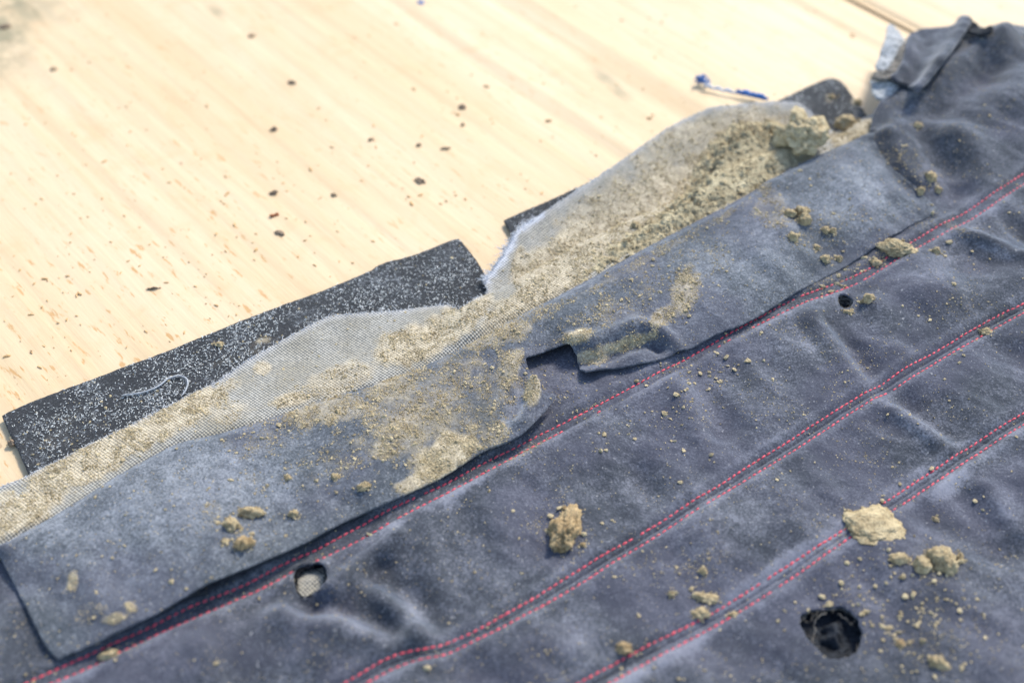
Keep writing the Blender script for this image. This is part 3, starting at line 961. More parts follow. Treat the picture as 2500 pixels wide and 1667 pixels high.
o = obj("frayed_thread", fray(linT[1:34], zlin0, 900, .0007, .00013, 4), M_WHITE, lining)
tag(o, kind="stuff")
o = obj("frayed_thread", fray(linT[33:46], zlin0, 320, .0008, .00014, 5), M_WHITE, lining)
tag(o, kind="stuff")

# ------------------------------------------------------------------ the suede seat cover
cover = empty("seat_cover", (*at([(1500, 1200)], .0)[0], .0), "torn dark grey suede seat cover with red twin stitching, dusted with soil", "seat cover")
PANEL = [(-150, 1400), (-20, 1335), (60, 1330), (400, 1130), (700, 1040), (1000, 940), (1200, 850), (1400, 750), (1700, 590), (1900, 480), (2080, 385), (2124, 350),
         (2126, 320), (2134, 275), (2150, 248), (2190, 222), (2196, 150), (2215, 92), (2260, 74), (2330, 64), (2368, 52), (2385, 69), (2405, 77), (2421, 74), (2438, 71), (2454, 79), (2475, 67), (2520, 66),
         (2680, 70), (2780, 500), (2780, 1850), (-150, 1850)]
panel_poly = onto(PANEL, zbase)
off = []
for M in MIDS:
    d = np.gradient(M, axis=0)
    nn = np.stack([-d[:, 1], d[:, 0]], 1)
    nn /= np.linalg.norm(nn, axis=1)[:, None]
    R = resample(M, .0011)
    RN = np.stack([np.interp(np.linspace(0, 1, len(R)), np.linspace(0, 1, len(M)), nn[:, k]) for k in (0, 1)], 1)
    for k in (-.0015, -.0007, -.0003, 0, .0003, .0007, .0015):
        off.append(R + RN * k)
for Rw in ROWS:
    R = resample(Rw, .0012)
    d = np.gradient(R, axis=0)
    nn = np.stack([-d[:, 1], d[:, 0]], 1)
    nn /= np.linalg.norm(nn, axis=1)[:, None] + 1e-9
    for k in (-.0009, 0, .0009):
        off.append(R + nn * k)
off = np.vstack(off)
me = sheet("suede_panel", panel_poly, zpanel, .0015, .0014, holes=HOLES, extra=off, attrf=attr_panel, jit=.0001, bottom=True, edge_step=.0010)
obj("suede_panel", me, M_PANEL, cover)
S_PAN = SURF["suede_panel"]
me = sheet("suede_flap", flap_poly, zflap, .0012, .0012, attrf=attr_flap, jit=.00010, edge_step=.0008)
tag(obj("suede_flap", me, M_FLAP, cover), "loose suede strip torn along the seam with a square notch")
S_FLAP = SURF["suede_flap"]

fz = fray(FB_S[:-6], lambda X, Y: zflap(X, Y) - .0004, 420, .00045, .00007, 15)
tag(obj("edge_fuzz", fz, M_FUZZ, cover), kind="stuff")

# padding below the panel, seen through the holes
cen = panel_poly.mean(0)
pad_poly = W([(-150, 1640), (120, 1640), (700, 1370), (760, 1352), (1300, 1090), (2000, 710), (2140, 640), (2300, 500), (2200, 300), (2240, 150), (2330, 100), (2480, 100), (2680, 100), (2760, 500), (2760, 1830), (-150, 1830)], .008)
def zpad(X, Y):
    z = zbase(X, Y) - .0058 + .0008 * fbm(X / .01, Y / .01, 61, 3)
    return np.maximum(z, .0012)
me = sheet("foam_padding", pad_poly, zpad, .0040, .0010, bottom=False)
obj("foam_padding", me, M_PAD, cover)

# what shows in the three holes
def blob_sheet(name, L, z0, dome, mat, seed, rough=.0006, h=.0009, attrf=None):
    poly = smooth_line(W(L, z0), 2, True)
    c = poly.mean(0)
    R = np.linalg.norm(poly - c, axis=1).mean()
    def zf(X, Y):
        d, _, _ = dline(X, Y, np.vstack([poly, poly[:1]]))
        return z0 + dome * sm(0, R * .8, d) + rough * fbm(X / .004, Y / .004, seed, 3)
    me = sheet(name, poly, zf, h, .001, attrf=attrf, edge_step=h)
    return obj(name, me, mat, cover)
hz = [float(zbase(H[:, 0], H[:, 1]).mean()) for H in HOLES]
blob_sheet("fabric_bulge", [(700, 1440), (714, 1412), (738, 1397), (775, 1387), (830, 1380), (838, 1408), (806, 1426), (774, 1440), (748, 1456), (705, 1478)], hz[0] - .0044, .0016, M_BULGE, 71,
           .0003, .0008, lambda X, Y, Z: {'dust': X * 0 + .1, 'clean': X * 0})
blob_sheet("foam_lump", [(1985, 1530), (2010, 1512), (2050, 1508), (2075, 1525), (2085, 1560), (2070, 1590), (2035, 1600), (2000, 1580)], hz[2] - .0072, .0040, M_PAD, 73, .0034)
blob_sheet("foam_lump", [(2048, 732), (2064, 726), (2078, 736), (2074, 750), (2058, 752)], hz[1] - .0050, .0022, M_PAD, 75, .0010)
# frayed rims inside the big hole and around the small ones
def rim(H, z, n, seed, rad, reach, mat):
    r = np.random.default_rng(seed)
    c = H.mean(0)
    lines = []
    Hc = resample(H, .0008, True)
    for _ in range(n):
        i = r.integers(0, len(Hc))
        m = r.integers(10, 34)
        p = Hc[(i + np.arange(m)) % len(Hc)]
        f = r.uniform(.70, 1.02) + np.cumsum(r.normal(size=m) * .03)
        f = np.clip(f - reach * np.sin(np.linspace(0, math.pi, m)) * r.uniform(0, 1), .25, 1.03)
        q = c + (p - c) * f[:, None]
        zz = z - .0012 - .0034 * np.clip(1.03 - f, 0, .5) / .5 * r.uniform(.4, 1.4) + np.cumsum(r.normal(size=m)) * .00018
        lines.append(np.column_stack([q, zz]))
    o = obj("frayed_rim", tubes("frayed_rim", lines, list(r.uniform(.5, 1.0, n) * rad), 4), mat, cover)
    tag(o, kind="stuff")
rim(HOLES[2], hz[2], 5, 81, .00034, .07, M_BROWNRIM)
fz = fray(np.vstack([HOLES[2], HOLES[2][:1]])[::-1], lambda X, Y: X * 0 + hz[2] - .0012, 60, .0016, .00016, 16)
tag(obj("frayed_rim", fz, M_BROWNRIM, cover), kind="stuff")
rim(HOLES[0], hz[0], 22, 82, .00022, .05, M_PAD)
rim(HOLES[1], hz[1], 26, 83, .00028, .2, M_BROWNRIM)

# turned-over torn end at the top right, with fleece showing
FOLD = [(2226, 82), (2254, 69), (2279, 70), (2336, 58), (2344, 44), (2356, 40), (2367, 50), (2362, 61), (2336, 98), (2315, 131), (2275, 178), (2246, 216), (2232, 220), (2227, 207), (2210, 200), (2193, 197), (2176, 186), (2200, 166), (2213, 133), (2219, 102)]
def zhem(X, Y):
    z = zbase(X, Y) + .0052 + .0012 * fbm(X / .02, Y / .02, 91, 3)
    d, _, _ = dline(X, Y, fold_line)
    z = z + .0034 * np.exp(-(d / .0045) ** 2)
    d2, _, _ = dline(X, Y, fold_left)
    z = z + .0020 * np.exp(-(d2 / .004) ** 2) - .0026 * np.exp(-((d2 - .010) / .005) ** 2)
    return z
fold_line = W([(2356, 50), (2330, 100), (2305, 135), (2270, 178), (2240, 214)], .030)
fold_left = W([(2222, 90), (2210, 135), (2196, 170), (2180, 186)], .028)
fold_poly = smooth_line(onto(FOLD, zhem, 10), 1)
me = sheet("folded_hem", fold_poly, zhem, .0018, .0026, attrf=attr_panel, edge_step=.0012, roundoff=.5)
obj("folded_hem", me, M_PANEL, cover)
def scrap(L, dz, mat, seed, tilt=0.0, name="fleece_scrap"):
    zf = lambda X, Y: zbase(X, Y) + dz + .0016 * fbm(X / .008, Y / .008, seed, 3)
    poly = smooth_line(onto(L, zf, 10), 1)
    me = sheet(name, poly, zf, .0015, .0022, edge_step=.0012, jit=.0003, roundoff=.5, attrf=lambda X, Y, Z: {'dust': X * 0 + .2, 'clean': X * 0 + .4})
    return obj(name, me, mat, cover)
scrap([(2172, 58), (2184, 66), (2197, 82), (2205, 92), (2203, 110), (2188, 134), (2174, 166), (2156, 170), (2139, 170), (2150, 139), (2164, 100)], .0030, M_FLEECE, 93)
scrap([(2131, 190), (2160, 186), (2191, 198), (2190, 216), (2172, 230), (2152, 243), (2140, 232), (2131, 214)], .0010, M_FLEECE, 95)
scrap([(2138, 176), (2160, 174), (2180, 160), (2192, 132), (2207, 108), (2214, 130), (2204, 168), (2182, 188), (2150, 190), (2131, 190)], .0046, M_BROWNRIM, 97, name="brown_shade")  # dark brown sheet standing in for the shaded interior between the scraps

scrap([(2362, 44), (2373, 50), (2386, 65), (2404, 71), (2421, 69), (2418, 79), (2400, 83), (2378, 82), (2364, 68)], .0042, M_PAD, 99, name="torn_rim")

# red stitches: every stitch its own piece, the ones that show largest as parts
def stitch_mesh():
    L, R = .00128, .00045
    prof = [(-1.0, .35, -.45), (-.75, .8, -.05), (0, 1.0, .16), (.75, .8, -.05), (1.0, .35, -.45)]
    V, F, n = [], [], 6
    for (t, r, z) in prof:
        for k in range(n):
            a = 2 * math.pi * k / n
            V.append((t * L, math.cos(a) * r * R * (1 + .12 * math.sin(3 * t + k)), math.sin(a) * r * R + z * R))
    for i in range(len(prof) - 1):
        for k in range(n):
            F.append((i * n + k, i * n + (k + 1) % n, (i + 1) * n + (k + 1) % n, (i + 1) * n + k))
    return np.array(V), np.array(F)
SV, SF = stitch_mesh()
st_me = mesh("stitch", SV, SF[:, ::-1])
st_me.materials.append(M_RED)
spots = []
for ri, R in enumerate(ROWS):
    pitch = .0031
    D = np.concatenate([[0], np.cumsum(np.linalg.norm(np.diff(R, axis=0), axis=1))])
    s = np.arange(.001, D[-1], pitch)
    X, Y = np.interp(s, D, R[:, 0]), np.interp(s, D, R[:, 1])
    X2, Y2 = np.interp(s + .0008, D, R[:, 0]), np.interp(s + .0008, D, R[:, 1])
    Z, Z2 = zpanel(X, Y), zpanel(X2, Y2)
    for k in range(len(s)):
        p = (X[k], Y[k])
        if any(inside(np.array([p[0]]), np.array([p[1]]), H)[0] for H in HOLES):
            continue
        a, b = px(X[k], Y[k], Z[k])
        if not (-60 < a < 2570 and -40 < b < 1720):
            continue
        ln = math.hypot(X2[k] - X[k], Y2[k] - Y[k])
        yaw = math.atan2(Y2[k] - Y[k], X2[k] - X[k]) + .12 + random.gauss(0, .10)
        pit = -math.atan2(Z2[k] - Z[k], ln)
        if ri == 1 and 1370 < a < 1830 and random.random() < .9:
            continue          # this stretch is worn away and filled with dust
        mt = Matrix.Translation((X[k], Y[k], Z[k] + .00010 + random.gauss(0, .00008))) @ Matrix.Rotation(yaw, 4, 'Z') @ Matrix.Rotation(pit, 4, 'Y') @ Matrix.Diagonal((random.uniform(.78, 1.12), random.uniform(.8, 1.2), 1, 1))
        if random.random() < .02:
            continue
        vis = -60 < a < 2500 and 0 < b < 1667
        spots.append((0 if vis else 1, float(mpp(X[k], Y[k], Z[k])), mt))
spots.sort(key=lambda q: (q[0], q[1]))
inv = Matrix.Translation(-Vector(cover.location))
for (_, _, mt) in spots[:300]:
    o = bpy.data.objects.new("stitch", st_me)
    COL.objects.link(o)
    o.parent = cover
    o.matrix_parent_inverse = inv
    o.matrix_basis = mt
rest = spots[300:]
VV = np.concatenate([np.array([mt @ Vector(v) for v in SV]) for (_, _, mt) in rest])
FF = np.concatenate([SF[:, ::-1] + i * len(SV) for i in range(len(rest))])
o = obj("stitch", mesh("stitch_rows", VV, FF), M_RED, cover)
tag(o, kind="stuff")

# ------------------------------------------------------------------ soil
def ico(sub):
    import bmesh
    bm = bmesh.new()
    bmesh.ops.create_icosphere(bm, subdivisions=sub, radius=1)
    V = np.array([v.co[:] for v in bm.verts])
    F = np.array([[v.index for v in f.verts] for f in bm.faces])
    bm.free()
    return V, F
ICO4, ICO3, ICO1 = ico(5), ico(4), ico(1)

def ztop(X, Y):
    z = np.maximum(zpanel(X, Y), 0)
    inf = inside(X, Y, flap_poly)
    return np.where(inf, np.maximum(z, zflap(X, Y)), z)

BITS = []
def clod(p, rx, ry, hh, ang, label, bumps=(), mat=None, seed=0, zf=ztop, rough=.33, angular=.0, flat=.35, name="soil_clod", group="clods of dry soil lying on the torn seat cover", cat="soil clod", big=False):
    """rx, ry half sizes and hh height in photo pixels at that place; ang turns it on the surface"""
    q = onto([p], zf)[0]
    z = float(zf(np.array([q[0]]), np.array([q[1]]))[0])
    k = float(mpp(q[0], q[1], z))
    V, F = ICO4 if big else ICO3
    V = V.copy()
    r = np.ones(len(V))
    for (a, e, amt, sharp) in bumps:
        d = np.array([math.cos(math.radians(a)) * math.cos(math.radians(e)), math.sin(math.radians(a)) * math.cos(math.radians(e)), math.sin(math.radians(e))])
        r += amt * np.exp(sharp * (V @ d - 1))
    sz = max(rx, ry)
    fr = 1.5
    for i, v in enumerate(V):
        vv = Vector(v)
        n = mnoise.noise(vv * fr + Vector((seed * 7.3, 1.7, 0))) * rough * 1.2
        n += mnoise.noise(vv * fr * 2.7 + Vector((0, seed * 3.1, 5))) * rough * .7
        n += mnoise.noise(vv * fr * 7 + Vector((4, seed, 5))) * rough * .34
        n += mnoise.noise(vv * fr * 15 + Vector((4, seed, 9))) * rough * .26
        f1 = mnoise.voronoi(vv * 1.25 + Vector((seed * 1.9, seed * .7, 2)))[0]
        n += (rough * .9 + angular * 1.2) * (f1[1] - f1[0] - .35)
        r[i] += n
    V = V * r[:, None]
    V[:, 2] = np.where(V[:, 2] < -flat, -flat + (V[:, 2] + flat) * .15, V[:, 2])
    t = math.radians(ang)
    S = V * np.array([rx * k, ry * k * 1.15, hh * k * .62])
    x = S[:, 0] * math.cos(t) - S[:, 1] * math.sin(t)
    y = S[:, 0] * math.sin(t) + S[:, 1] * math.cos(t)
    zz = S[:, 2] + flat * hh * k * .62 - .0003
    # drape the underside on the cloth
    base = zf(x + q[0], y + q[1]) - z
    wgt = 1 - sm(-flat, .5, V[:, 2])
    zz = zz + base * wgt
    me = mesh(name, np.column_stack([x, y, zz]), F, True)
    o = obj(name, me, mat or M_SOIL)
    o.location = (q[0], q[1], z)
    tag(o, label, cat, group)
    r_ = np.random.default_rng(seed + 500)
    m = int(10 + 26 * min(1.0, rx / 40))
    aa, rr = r_.uniform(0, 2 * math.pi, m), 1 + r_.exponential(.38, m)
    bx, by = rx * k * rr * np.cos(aa), ry * k * 1.15 * rr * np.sin(aa)
    bx, by = q[0] + bx * math.cos(t) - by * math.sin(t), q[1] + bx * math.sin(t) + by * math.cos(t)
    BITS.append((np.column_stack([bx, by, zf(bx, by)]), np.clip(np.exp(r_.normal(size=m) * .6) * .00030, .00012, .0013)))
    return o

zl = lambda X, Y: zlin0(X, Y)
zfelt = lambda X, Y: np.full(X.shape, .0025)
C = clod
# on the flap, lower left
C((612, 1254), 31, 13, 26, -4, "oblong tan soil clod, highest of the little group on the flap's left half", [(0, 0, .2, 4)], seed=1)
C((564, 1286), 17, 20, 28, 20, "squarish soil clod just left of and below the oblong one on the flap", seed=2, angular=.2)
C((593, 1330), 19, 15, 28, 10, "soil clod with a crumb at its right, lowest of the group on the flap", [(0, 0, .5, 6)], seed=3, mat=M_SOILB)
C((716, 1257), 12, 9, 18, 0, "small round soil clod alone on the flap, right of the oblong clod", seed=4)
C((551, 1322), 10, 8, 8, 0, "small pale soil flake between two larger clods on the flap", seed=5, mat=M_SOILP)
C((704, 1168), 8, 7, 12, 0, "tiny soil clod left of the thick dust patch on the flap", seed=6)
C((818, 1165), 10, 8, 13, 0, "tiny soil clod below the dust fan near the flap's middle", seed=7)
C((890, 1190), 17, 9, 18, 20, "elongated soil clod close above the flap's lower edge, below the dust fan", seed=8, angular=.1)
C((268, 1601), 25, 12, 22, 12, "soil clod sitting on the red seam below the flap's left corner", seed=9, mat=M_SOILP)
# on the panel
C((1382, 1302), 30, 44, 46, -18, "large brown knobbly soil clod with two lobes between the first and second seams", [(95, 10, .35, 5), (175, 0, .75, 12), (250, 0, .25, 5), (60, 30, .25, 6)], M_SOILB, 10, rough=.34, big=True)
C((1350, 1290), 14, 8, 16, 10, "small brown clod touching the left side of the knobbly two lobed clod", seed=11, mat=M_SOILB)
C((1424, 1330), 7, 6, 9, 0, "tiny brown clod at the right foot of the knobbly clod", seed=12, mat=M_SOILB)
C((1377, 1240), 7, 6, 8, 0, "tiny brown clod just above the knobbly clod", seed=13, mat=M_SOILB)
C((2131, 1284), 62, 50, 22, 14, "big flat square plate of pale tan soil covering part of the third red seam", [(45, 0, .25, 9), (135, 0, .22, 9), (215, 0, .2, 9), (320, 0, .25, 9)], M_SOILP, 14, rough=.20, big=True)
C((2196, 1365), 22, 12, 20, 5, "oblong pale clod right below the flat soil plate", [(180, 0, .3, 6)], M_SOILP, 15)
C((2251, 1380), 22, 20, 30, 0, "left one of two joined pale clods right of the flat soil plate", [(300, 0, .3, 6)], M_SOILP, 16)
C((2300, 1378), 32, 30, 46, 20, "larger right one of two joined pale clods below the flat soil plate", [(120, 20, .35, 5), (330, 0, .2, 6)], M_SOILP, 17, rough=.3, big=True)
C((2343, 1360), 9, 9, 16, 0, "small clod right of the two joined pale clods", seed=18)
C((1725, 1461), 29, 12, 18, -10, "flat oval pale clod above the third seam in the lower middle", [(150, 0, .4, 7)], M_SOILP, 19)
C((1712, 1498), 20, 12, 16, 10, "pale jagged clod touching the upper row of the third seam", [(160, 0, .35, 7)], M_SOILP, 20)
C((1640, 1450), 9, 7, 14, 0, "small clod left of the flat oval clod", seed=21)
C((1716, 1395), 8, 8, 16, 30, "small upright crumb above the flat oval clod", seed=22)
C((1523, 1582), 18, 13, 20, -15, "orange brown clod near the bottom edge left of the third seam", seed=23, mat=M_SOILB)
C((1790, 1500), 12, 7, 10, 0, "small tan clod on the lower row of the third seam", seed=24)
C((2287, 1620), 22, 13, 24, -30, "tan oblong clod at the bottom right below the big hole", [(0, 0, .3, 5)], seed=25, angular=.1)
C((2196, 1572), 11, 10, 16, 0, "small brown clod right of the big hole", seed=26, mat=M_SOILB)
C((2072, 1251), 8, 7, 12, 0, "tiny clod at the upper left of the flat soil plate", seed=27)
C((2284, 1268), 7, 6, 10, 0, "tiny clod above the two joined pale clods", seed=28)
C((2188, 615), 38, 22, 34, -14, "large pale clod lying across the first seam right of the slit end", [(170, 30, .3, 4), (0, 0, .3, 6)], M_SOILP, 29, rough=.28, big=True)
C((2138, 643), 15, 9, 16, -8, "pale clod just below left of the large clod on the first seam", seed=30, mat=M_SOILP)
C((2118, 733), 16, 11, 22, 15, "clod at the right rim of the small round hole", seed=31)
C((2070, 762), 13, 5, 8, 0, "thin flake at the lower rim of the small round hole", seed=32)
C((2406, 811), 16, 9, 14, 0, "tan clod on the second red seam near the right edge", [(0, 0, .3, 6)], seed=33)
C((2285, 616), 11, 9, 18, 0, "clod right of the large clod on the first seam", seed=34)
C((2272, 436), 13, 12, 22, 20, "clod in the hollow above the slit, upper one of three", seed=35)
C((2247, 468), 10, 9, 16, 0, "clod in the hollow above the slit, left one of three", seed=36)
C((2291, 466), 8, 7, 14, 0, "clod in the hollow above the slit, right one of three", seed=37)
C((2240, 308), 10, 7, 12, 0, "pale yellow clod below the turned over torn end", seed=38, mat=M_SOILP)
# on the flap, right half
C((1928, 526), 14, 12, 20, -20, "left clod of the cluster on the flap's right half", seed=39)
C((1956, 520), 17, 12, 22, 10, "upper clod of the cluster on the flap's right half", [(0, 0, .3, 6)], seed=40)
C((1962, 540), 17, 12, 24, -20, "lower jagged clod of the cluster on the flap's right half", [(330, 0, .4, 6)], seed=41)
C((1937, 582), 13, 10, 20, 40, "lone pale clod below the cluster on the flap's right half", seed=42, mat=M_SOILP)
C((2016, 564), 9, 8, 16, 0, "left one of a small pair of clods on the flap's right half", seed=43)
C((2034, 564), 8, 7, 13, 0, "right one of a small pair of clods on the flap's right half", seed=44)
C((2015, 636), 13, 10, 20, 30, "round clod just above the slit's dark edge", seed=45, mat=M_SOILP)
C((2048, 633), 8, 7, 13, 0, "small clod right of the round one above the slit", seed=46)
C((1994, 607), 9, 7, 13, 0, "small clod between the lone clod and the slit", seed=47)

# the pile in the fabric lobe
PILE = [(1440, 612), (1500, 570), (1580, 528), (1640, 490), (1668, 440), (1690, 380), (1730, 330), (1790, 285), (1830, 290), (1880, 282), (1920, 298), (1965, 330), (2000, 368), (2012, 388), (1966, 408), (1888, 450), (1798, 506), (1744, 534), (1678, 566), (1604, 604), (1544, 637), (1470, 676), (1410, 706), (1385, 690)]
zpile0 = lambda X, Y: zlin0(X, Y) + .006
pile_poly = smooth_line(onto(PILE, zlin0), 1, True)
def zpile(X, Y):
    d, _, _ = dline(X, Y, np.vstack([pile_poly, pile_poly[:1]]))
    u, v = X * ca + Y * sa, -X * sa + Y * ca
    e = sm(0, .022, d)
    capz = zlin(X, Y) + np.where(inside(X, Y, flap_poly), .0001, .0006 + .35 * dline(X, Y, flapT)[0])
    a, b = px(X, Y, .015)
    e2 = e * np.interp(a, [1400, 1560, 1700, 1900, 2000], [.25, .6, 1.0, 1.15, .8])
    wv = .25 * fbm(u / .015, v / .015, 103, 2)
    rd = 1 - np.abs(fbm(u / .013 + wv, v / .0075 + wv, 101, 4, .55)) * 2.2
    lump = fbm(u / .006, v / .0045, 105, 4, .55)
    fine = fbm(u / .0022, v / .0022, 107, 3, .6)
    z = zlin0(X, Y) - .0006 + .0072 * e2 + (.0056 * rd * e2 + .0030 * lump * np.sqrt(e2) + .0013 * fine * sm(0, .004, d))
    return np.minimum(np.maximum(z, zlin(X, Y) - .0008), capz)
me = sheet("soil_pile", pile_poly, zpile, .00085, .0012, bottom=False, edge_step=.001)
tag(obj("soil_pile", me, mat_soil("pile_soil", .94, .99)), "cracked heap of dry tan soil filling the hollow of the woven lobe", "soil pile")
S_PILE = SURF["soil_pile"]
ztp = lambda X, Y: np.where(inside(X, Y, pile_poly), np.maximum(zpile(X, Y), zlin0(X, Y)), zlin0(X, Y))
zsm = lambda X, Y: zlin0(X, Y) + .006
C((1958, 352), 52, 40, 78, -25, "largest angular tan clod at the right end of the soil heap", [(120, 40, .35, 5), (200, 0, .3, 5), (20, 20, .25, 6), (300, 30, .25, 5)], mat_soil("angular_clod_soil", 1.04, 1.02), 50, zsm, rough=.30, angular=.22, flat=.3, big=True)
C((2064, 306), 26, 16, 30, 8, "pale clod on the fabric beside the right end of the black felt strip", [(60, 30, .3, 5)], M_SOILP, 51, zl)
C((1846, 338), 22, 18, 30, 0, "angular clod high on the soil heap left of the largest one", [(0, 0, .3, 5)], M_SOIL, 52, zsm, angular=.2, flat=.3)
C((2010, 398), 26, 12, 18, -20, "crumbly clod between the soil heap and the flap's fold at its right end", [(0, 0, .4, 5)], M_SOIL, 53, zl)
C((1550, 552), 9, 9, 16, 0, "small pale round crumb on the left end of the soil heap", (), M_SOILP, 54, ztp)
C((2095, 252), 9, 8, 14, 0, "tan crumb on the right end of the black felt strip", (), M_SOIL, 55, zfelt)
C((2030, 238), 8, 7, 12, 0, "tan crumb high on the right end of the black felt strip", (), M_SOIL, 56, zfelt)
C((536, 842), 11, 8, 12, 0, "pale crumb in the middle of the long black felt strip", (), M_SOILP, 57, zfelt)
C((30, 1082), 10, 8, 14, 0, "dark crumb at the left edge of the long black felt strip", (), M_CHIP, 58, lambda X, Y: X * 0 + .0005)

# loose crumbs: nobody could count them
crumbP, crumbS = [], []
def scatter(S, n, dens, smin, smed, smax, seed, view=True):
    V, T, A = S
    r = np.random.default_rng(seed)
    tri = V[T]
    c = tri.mean(1)
    ar = np.linalg.norm(np.cross(tri[:, 1] - tri[:, 0], tri[:, 2] - tri[:, 0]), axis=1)
    a, b = px(c[:, 0], c[:, 1], c[:, 2])
    w = ar * dens(c, A['dust'][T].mean(1) if 'dust' in A else np.ones(len(T)), a, b)
    w *= (a > -60) & (a < 2560) & (b > -40) & (b < 1710)
    k = r.choice(len(T), n, p=w / w.sum())
    q = r.dirichlet((1, 1, 1), n)
    P = (tri[k] * q[:, :, None]).sum(1)
    s = np.clip(np.exp(r.normal(size=n) * .5) * smed, smin, smax)
    crumbP.append(P)
    crumbS.append(s)
dm = lambda lo, pw, bgd: (lambda c, d, a, b: bgd + np.clip(d - lo, 0, 1) ** pw * np.clip(.5 + 1.3 * fbm(c[:, 0] / .010, c[:, 1] / .010, 19, 3), .03, 2))
scatter(S_FLAP, 34000, dm(.30, 1.4, .006), .00008, .00016, .00075, 11)
scatter(S_FLAP, 700, dm(.2, 1.0, .03), .00025, .00042, .0011, 12)
scatter(S_PAN, 15000, lambda c, d, a, b: (.10 + np.clip(d - .2, 0, 1) * 2.2) * np.clip(.4 + 1.6 * fbm(c[:, 0] / .03, c[:, 1] / .03, 23, 3), .04, 2), .00009, .00015, .0005, 13)
scatter(S_PAN, 420, lambda c, d, a, b: (.10 + np.clip(d - .2, 0, 1) * 1.5) * np.clip(.3 + 1.8 * fbm(c[:, 0] / .03, c[:, 1] / .03, 29, 3), .02, 2), .00030, .00045, .0013, 14)
def panel_spots(c, d, a, b):
    return ell(a, b, [(2200, 1490, 190, 130, 0, 1), (1940, 1510, 60, 40, 0, .4), (2090, 660, 130, 26, -31, 1), (1640, 1440, 120, 50, -30, .4), (2300, 1570, 120, 90, 0, .7), (1560, 1030, 160, 40, -30, .5), (1700, 920, 160, 80, 0, .5)], 31)
scatter(S_PAN, 330, panel_spots, .0003, .00050, .0014, 15)
scatter(S_LIN, 30000, dm(.45, 1.4, .012), .00009, .00019, .0008, 16)
scatter(S_PILE, 2600, lambda c, d, a, b: np.clip(.5 + fbm(c[:, 0] / .01, c[:, 1] / .01, 37, 3), .05, 2), .0002, .00042, .0013, 17)
scatter(S_FA, 260, lambda c, d, a, b: .15 + d, .00015, .0003, .0008, 18)
crumbP += [b[0] for b in BITS]
crumbS += [b[1] for b in BITS]
P = np.vstack(crumbP)
s = np.concatenate(crumbS)
n = len(P)
IV, IF = ICO1
shapes = np.array([IV * (1 + RNG.normal(size=(len(IV), 1)) * .22) for _ in range(24)])
pick = RNG.integers(0, 24, n)
ang = RNG.uniform(0, 2 * math.pi, n)
G = shapes[pick] * s[:, None, None] * np.stack([RNG.uniform(.8, 1.5, n), RNG.uniform(.7, 1.1, n), RNG.uniform(.45, .9, n)], 1)[:, None]
x = G[:, :, 0] * np.cos(ang)[:, None] - G[:, :, 1] * np.sin(ang)[:, None] + P[:, 0, None]
y = G[:, :, 0] * np.sin(ang)[:, None] + G[:, :, 1] * np.cos(ang)[:, None] + P[:, 1, None]
z = G[:, :, 2] + P[:, 2, None] + .25 * s[:, None]
VV = np.stack([x, y, z], -1).reshape(-1, 3)
FF = (IF[None] + (np.arange(n) * len(IV))[:, None, None]).reshape(-1, 3)
tag(obj("soil_crumbs", mesh("soil_crumbs", VV, FF, False), mat_soil("crumb_soil", .95, 1.03)), "fine dry soil crumbs sprinkled over the suede and the woven fabric", kind="stuff")

# ------------------------------------------------------------------ threads and chips
def strand(name, L, z, rad, mat, label, group=None, sides=8, wob=.0003):
    Q = resample(smooth_line(at(L, z), 3), .0012)
    zz = z + wob * np.cumsum(RNG.normal(size=len(Q))) * .15
    zz = np.maximum(zz, z)
    Q = Q + RNG.normal(size=Q.shape) * .00006
    o = obj(name, tubes(name, [np.column_stack([Q, zz])], rad, sides), mat)
    return tag(o, label, "thread", group)
wt = strand("white_thread", [(298, 965), (325, 962), (360, 955), (390, 942), (408, 925), (428, 918), (445, 917), (458, 925), (459, 940), (452, 955), (443, 966)], .0034, .00040, M_GREYT, "curled hook shaped white thread lying on the long black felt strip")
fz = fray(np.vstack([at([(298, 965), (360, 955), (408, 925), (445, 917), (459, 940), (443, 966)], .0034)]), lambda X, Y: X * 0 + .0036, 190, .0008, .00006, 12)
tag(obj("fuzz", fz, M_GREYT, wt), kind="stuff")
th = empty("blue_thread", (*at([(1760, 215)], .001)[0], .001), "blue and white thread with a frayed blue knot on the bare board", "thread")
def bundle(L, z, rad, mat, name, n=5):
    lines = []
    for i in range(n):
        Q = resample(smooth_line(at(L, z), 3), .002)
        ph = RNG.uniform(0, 6.3)
        t = np.linspace(0, 1, len(Q))
        off_ = rad * 1.1
        lines.append(np.column_stack([Q[:, 0] + off_ * np.cos(t * 20 + ph), Q[:, 1] + off_ * np.sin(t * 20 + ph), z + rad + off_ * (1 + np.sin(t * 20 + ph))]))
    return obj(name, tubes(name, lines, rad, 6), mat, th)
bundle([(1716, 212), (1745, 219), (1775, 226), (1806, 230)], .0010, .0006, M_WHITE, "white_strand", 3)
bundle([(1800, 229), (1825, 234), (1850, 239), (1872, 246)], .0010, .0008, M_BLUE, "blue_strand", 5)
kn = []
for i in range(15):
    a = RNG.uniform(0, 6.3)
    c0 = at([(1716, 200)], .002)[0]
    pts = []
    x_, y_, z_ = c0[0], c0[1], .003
    for j in range(7):
        pts.append((x_, y_, z_))
        x_ += math.cos(a) * .0012
        y_ += math.sin(a) * .0012
        z_ = max(.0012, z_ + RNG.normal() * .0012)
        a += RNG.normal() * .9
    kn.append(pts)
obj("frayed_knot", tubes("frayed_knot", kn, .00045, 5), M_BLUE, th)

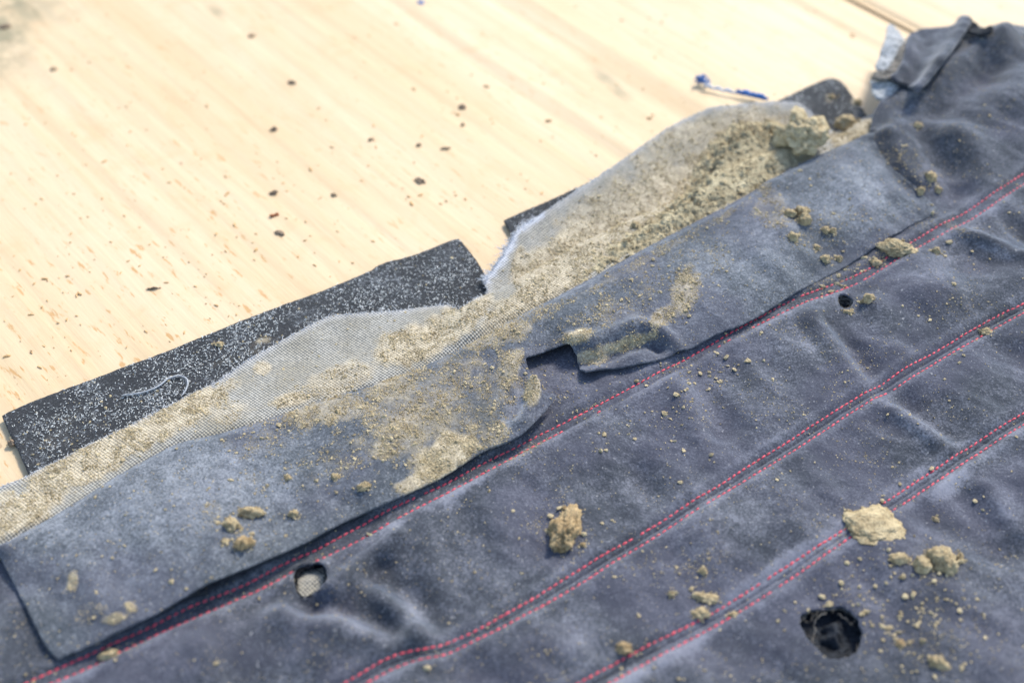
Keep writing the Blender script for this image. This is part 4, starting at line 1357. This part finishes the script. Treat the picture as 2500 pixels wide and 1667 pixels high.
M_CHIP2 = mat_plain("faded_bark", (0.22, 0.15, 0.085), (0.42, 0.30, 0.18), 500, .9, .0005)
def chip(p, L, w, ang, label, h=.0011, mat=None):
    L, w = L * .78, w * .72
    if mat is None and p in ((815, 473), (1130, 302), (1022, 352), (906, 338), (1088, 360), (614, 84), (130, 166)):
        mat = M_CHIP2
    q = at([p], .0006)[0]
    k = float(mpp(q[0], q[1], 0))
    V = ICO3[0].copy()
    sd = RNG.uniform(0, 50)
    r = np.array([1 + .75 * mnoise.noise(Vector(v) * 1.5 + Vector((sd, 0, 0))) + .35 * mnoise.noise(Vector(v) * 4 + Vector((sd, 9, 0))) for v in V])
    V = V * r[:, None] * np.array([L * k, w * k * 1.4, h])
    t = math.radians(ang)
    x, y = V[:, 0] * math.cos(t) - V[:, 1] * math.sin(t), V[:, 0] * math.sin(t) + V[:, 1] * math.cos(t)
    o = obj("bark_chip", mesh("bark_chip", np.column_stack([x, y, V[:, 2]]), ICO3[1]), mat or M_CHIP)
    o.location = (q[0], q[1], -.0004)
    tag(o, label, "bark chip", "dark chips scattered on the bare board")
chip((712, 199), 13, 6, -20, "dark chip alone in the upper middle left of the board")
chip((668, 468), 11, 6, 0, "dark chip heading the column of three on the board left of centre")
chip((669, 523), 13, 4, 25, "thin reddish chip, middle of the column of three on the board", mat=mat_plain("rusty_bark", (.25, .08, .03), (.4, .16, .07)))
chip((682, 566), 13, 7, -30, "black chip, lowest of the column of three on the board")
chip((669, 313), 9, 8, -60, "dark chip above the column of three on the board")
chip((1024, 438), 10, 12, 60, "grey dark chip in the open board right of the column of three")
chip((815, 473), 8, 5, -20, "little dark chip between the column of three and the grey chip")
chip((1128, 258), 10, 8, 30, "dark chip at the upper right of the bare board beside the score line")
chip((1130, 302), 6, 4, 0, "tiny dark chip below the one beside the score line")
chip((1022, 352), 7, 4, 0, "tiny dark chip above the grey chip")
chip((1088, 360), 16, 3, 10, "thin brown splinter right of the tiny chip above the grey chip")
chip((906, 338), 9, 4, 40, "brownish sliver in the middle of the bare board")
chip((614, 84), 9, 8, 0, "dark chip near the top edge of the board")
chip((375, 702), 18, 1.6, 8, "thin curved splinter on the board above the long felt strip")
chip((130, 166), 8, 6, 0, "small dark chip in the upper left of the board")
chip((10, 62), 14, 10, 20, "dark crumb at the left edge of the board near the top")
bl = chip((1028, 4), 10, 7, 0, "blue speck at the very top edge of the board", mat=M_BLUE)
# sawdust-like debris
pts = []
r = np.random.default_rng(77)
while len(pts) < 420:
    a, b = r.uniform(0, 2200), r.uniform(0, 1050) ** 1
    if b > 1000 - a * .40 or r.uniform() > .25 + .75 * b / 800:
        continue
    pts.append((a, b))
Q = at(pts, .0003)
n = len(Q)
s = np.clip(np.exp(r.normal(size=n) * .5) * .00042, .0002, .0012)
G = shapes[r.integers(0, 24, n)] * s[:, None, None] * np.array([1.7, .7, .5])
ang = GRAIN + r.normal(size=n) * .9
x = G[:, :, 0] * np.cos(ang)[:, None] - G[:, :, 1] * np.sin(ang)[:, None] + Q[:, 0, None]
y = G[:, :, 0] * np.sin(ang)[:, None] + G[:, :, 1] * np.cos(ang)[:, None] + Q[:, 1, None]
z = G[:, :, 2] - .0005
FF = (IF[None] + (np.arange(n) * len(IV))[:, None, None]).reshape(-1, 3)
tag(obj("wood_dust", mesh("wood_dust", np.stack([x, y, z], -1).reshape(-1, 3), FF, False), mat_plain("rusty_dust", (.36, .20, .08), (.55, .36, .17))), "fine brown wood dust specks sprinkled over the bare board", kind="stuff")
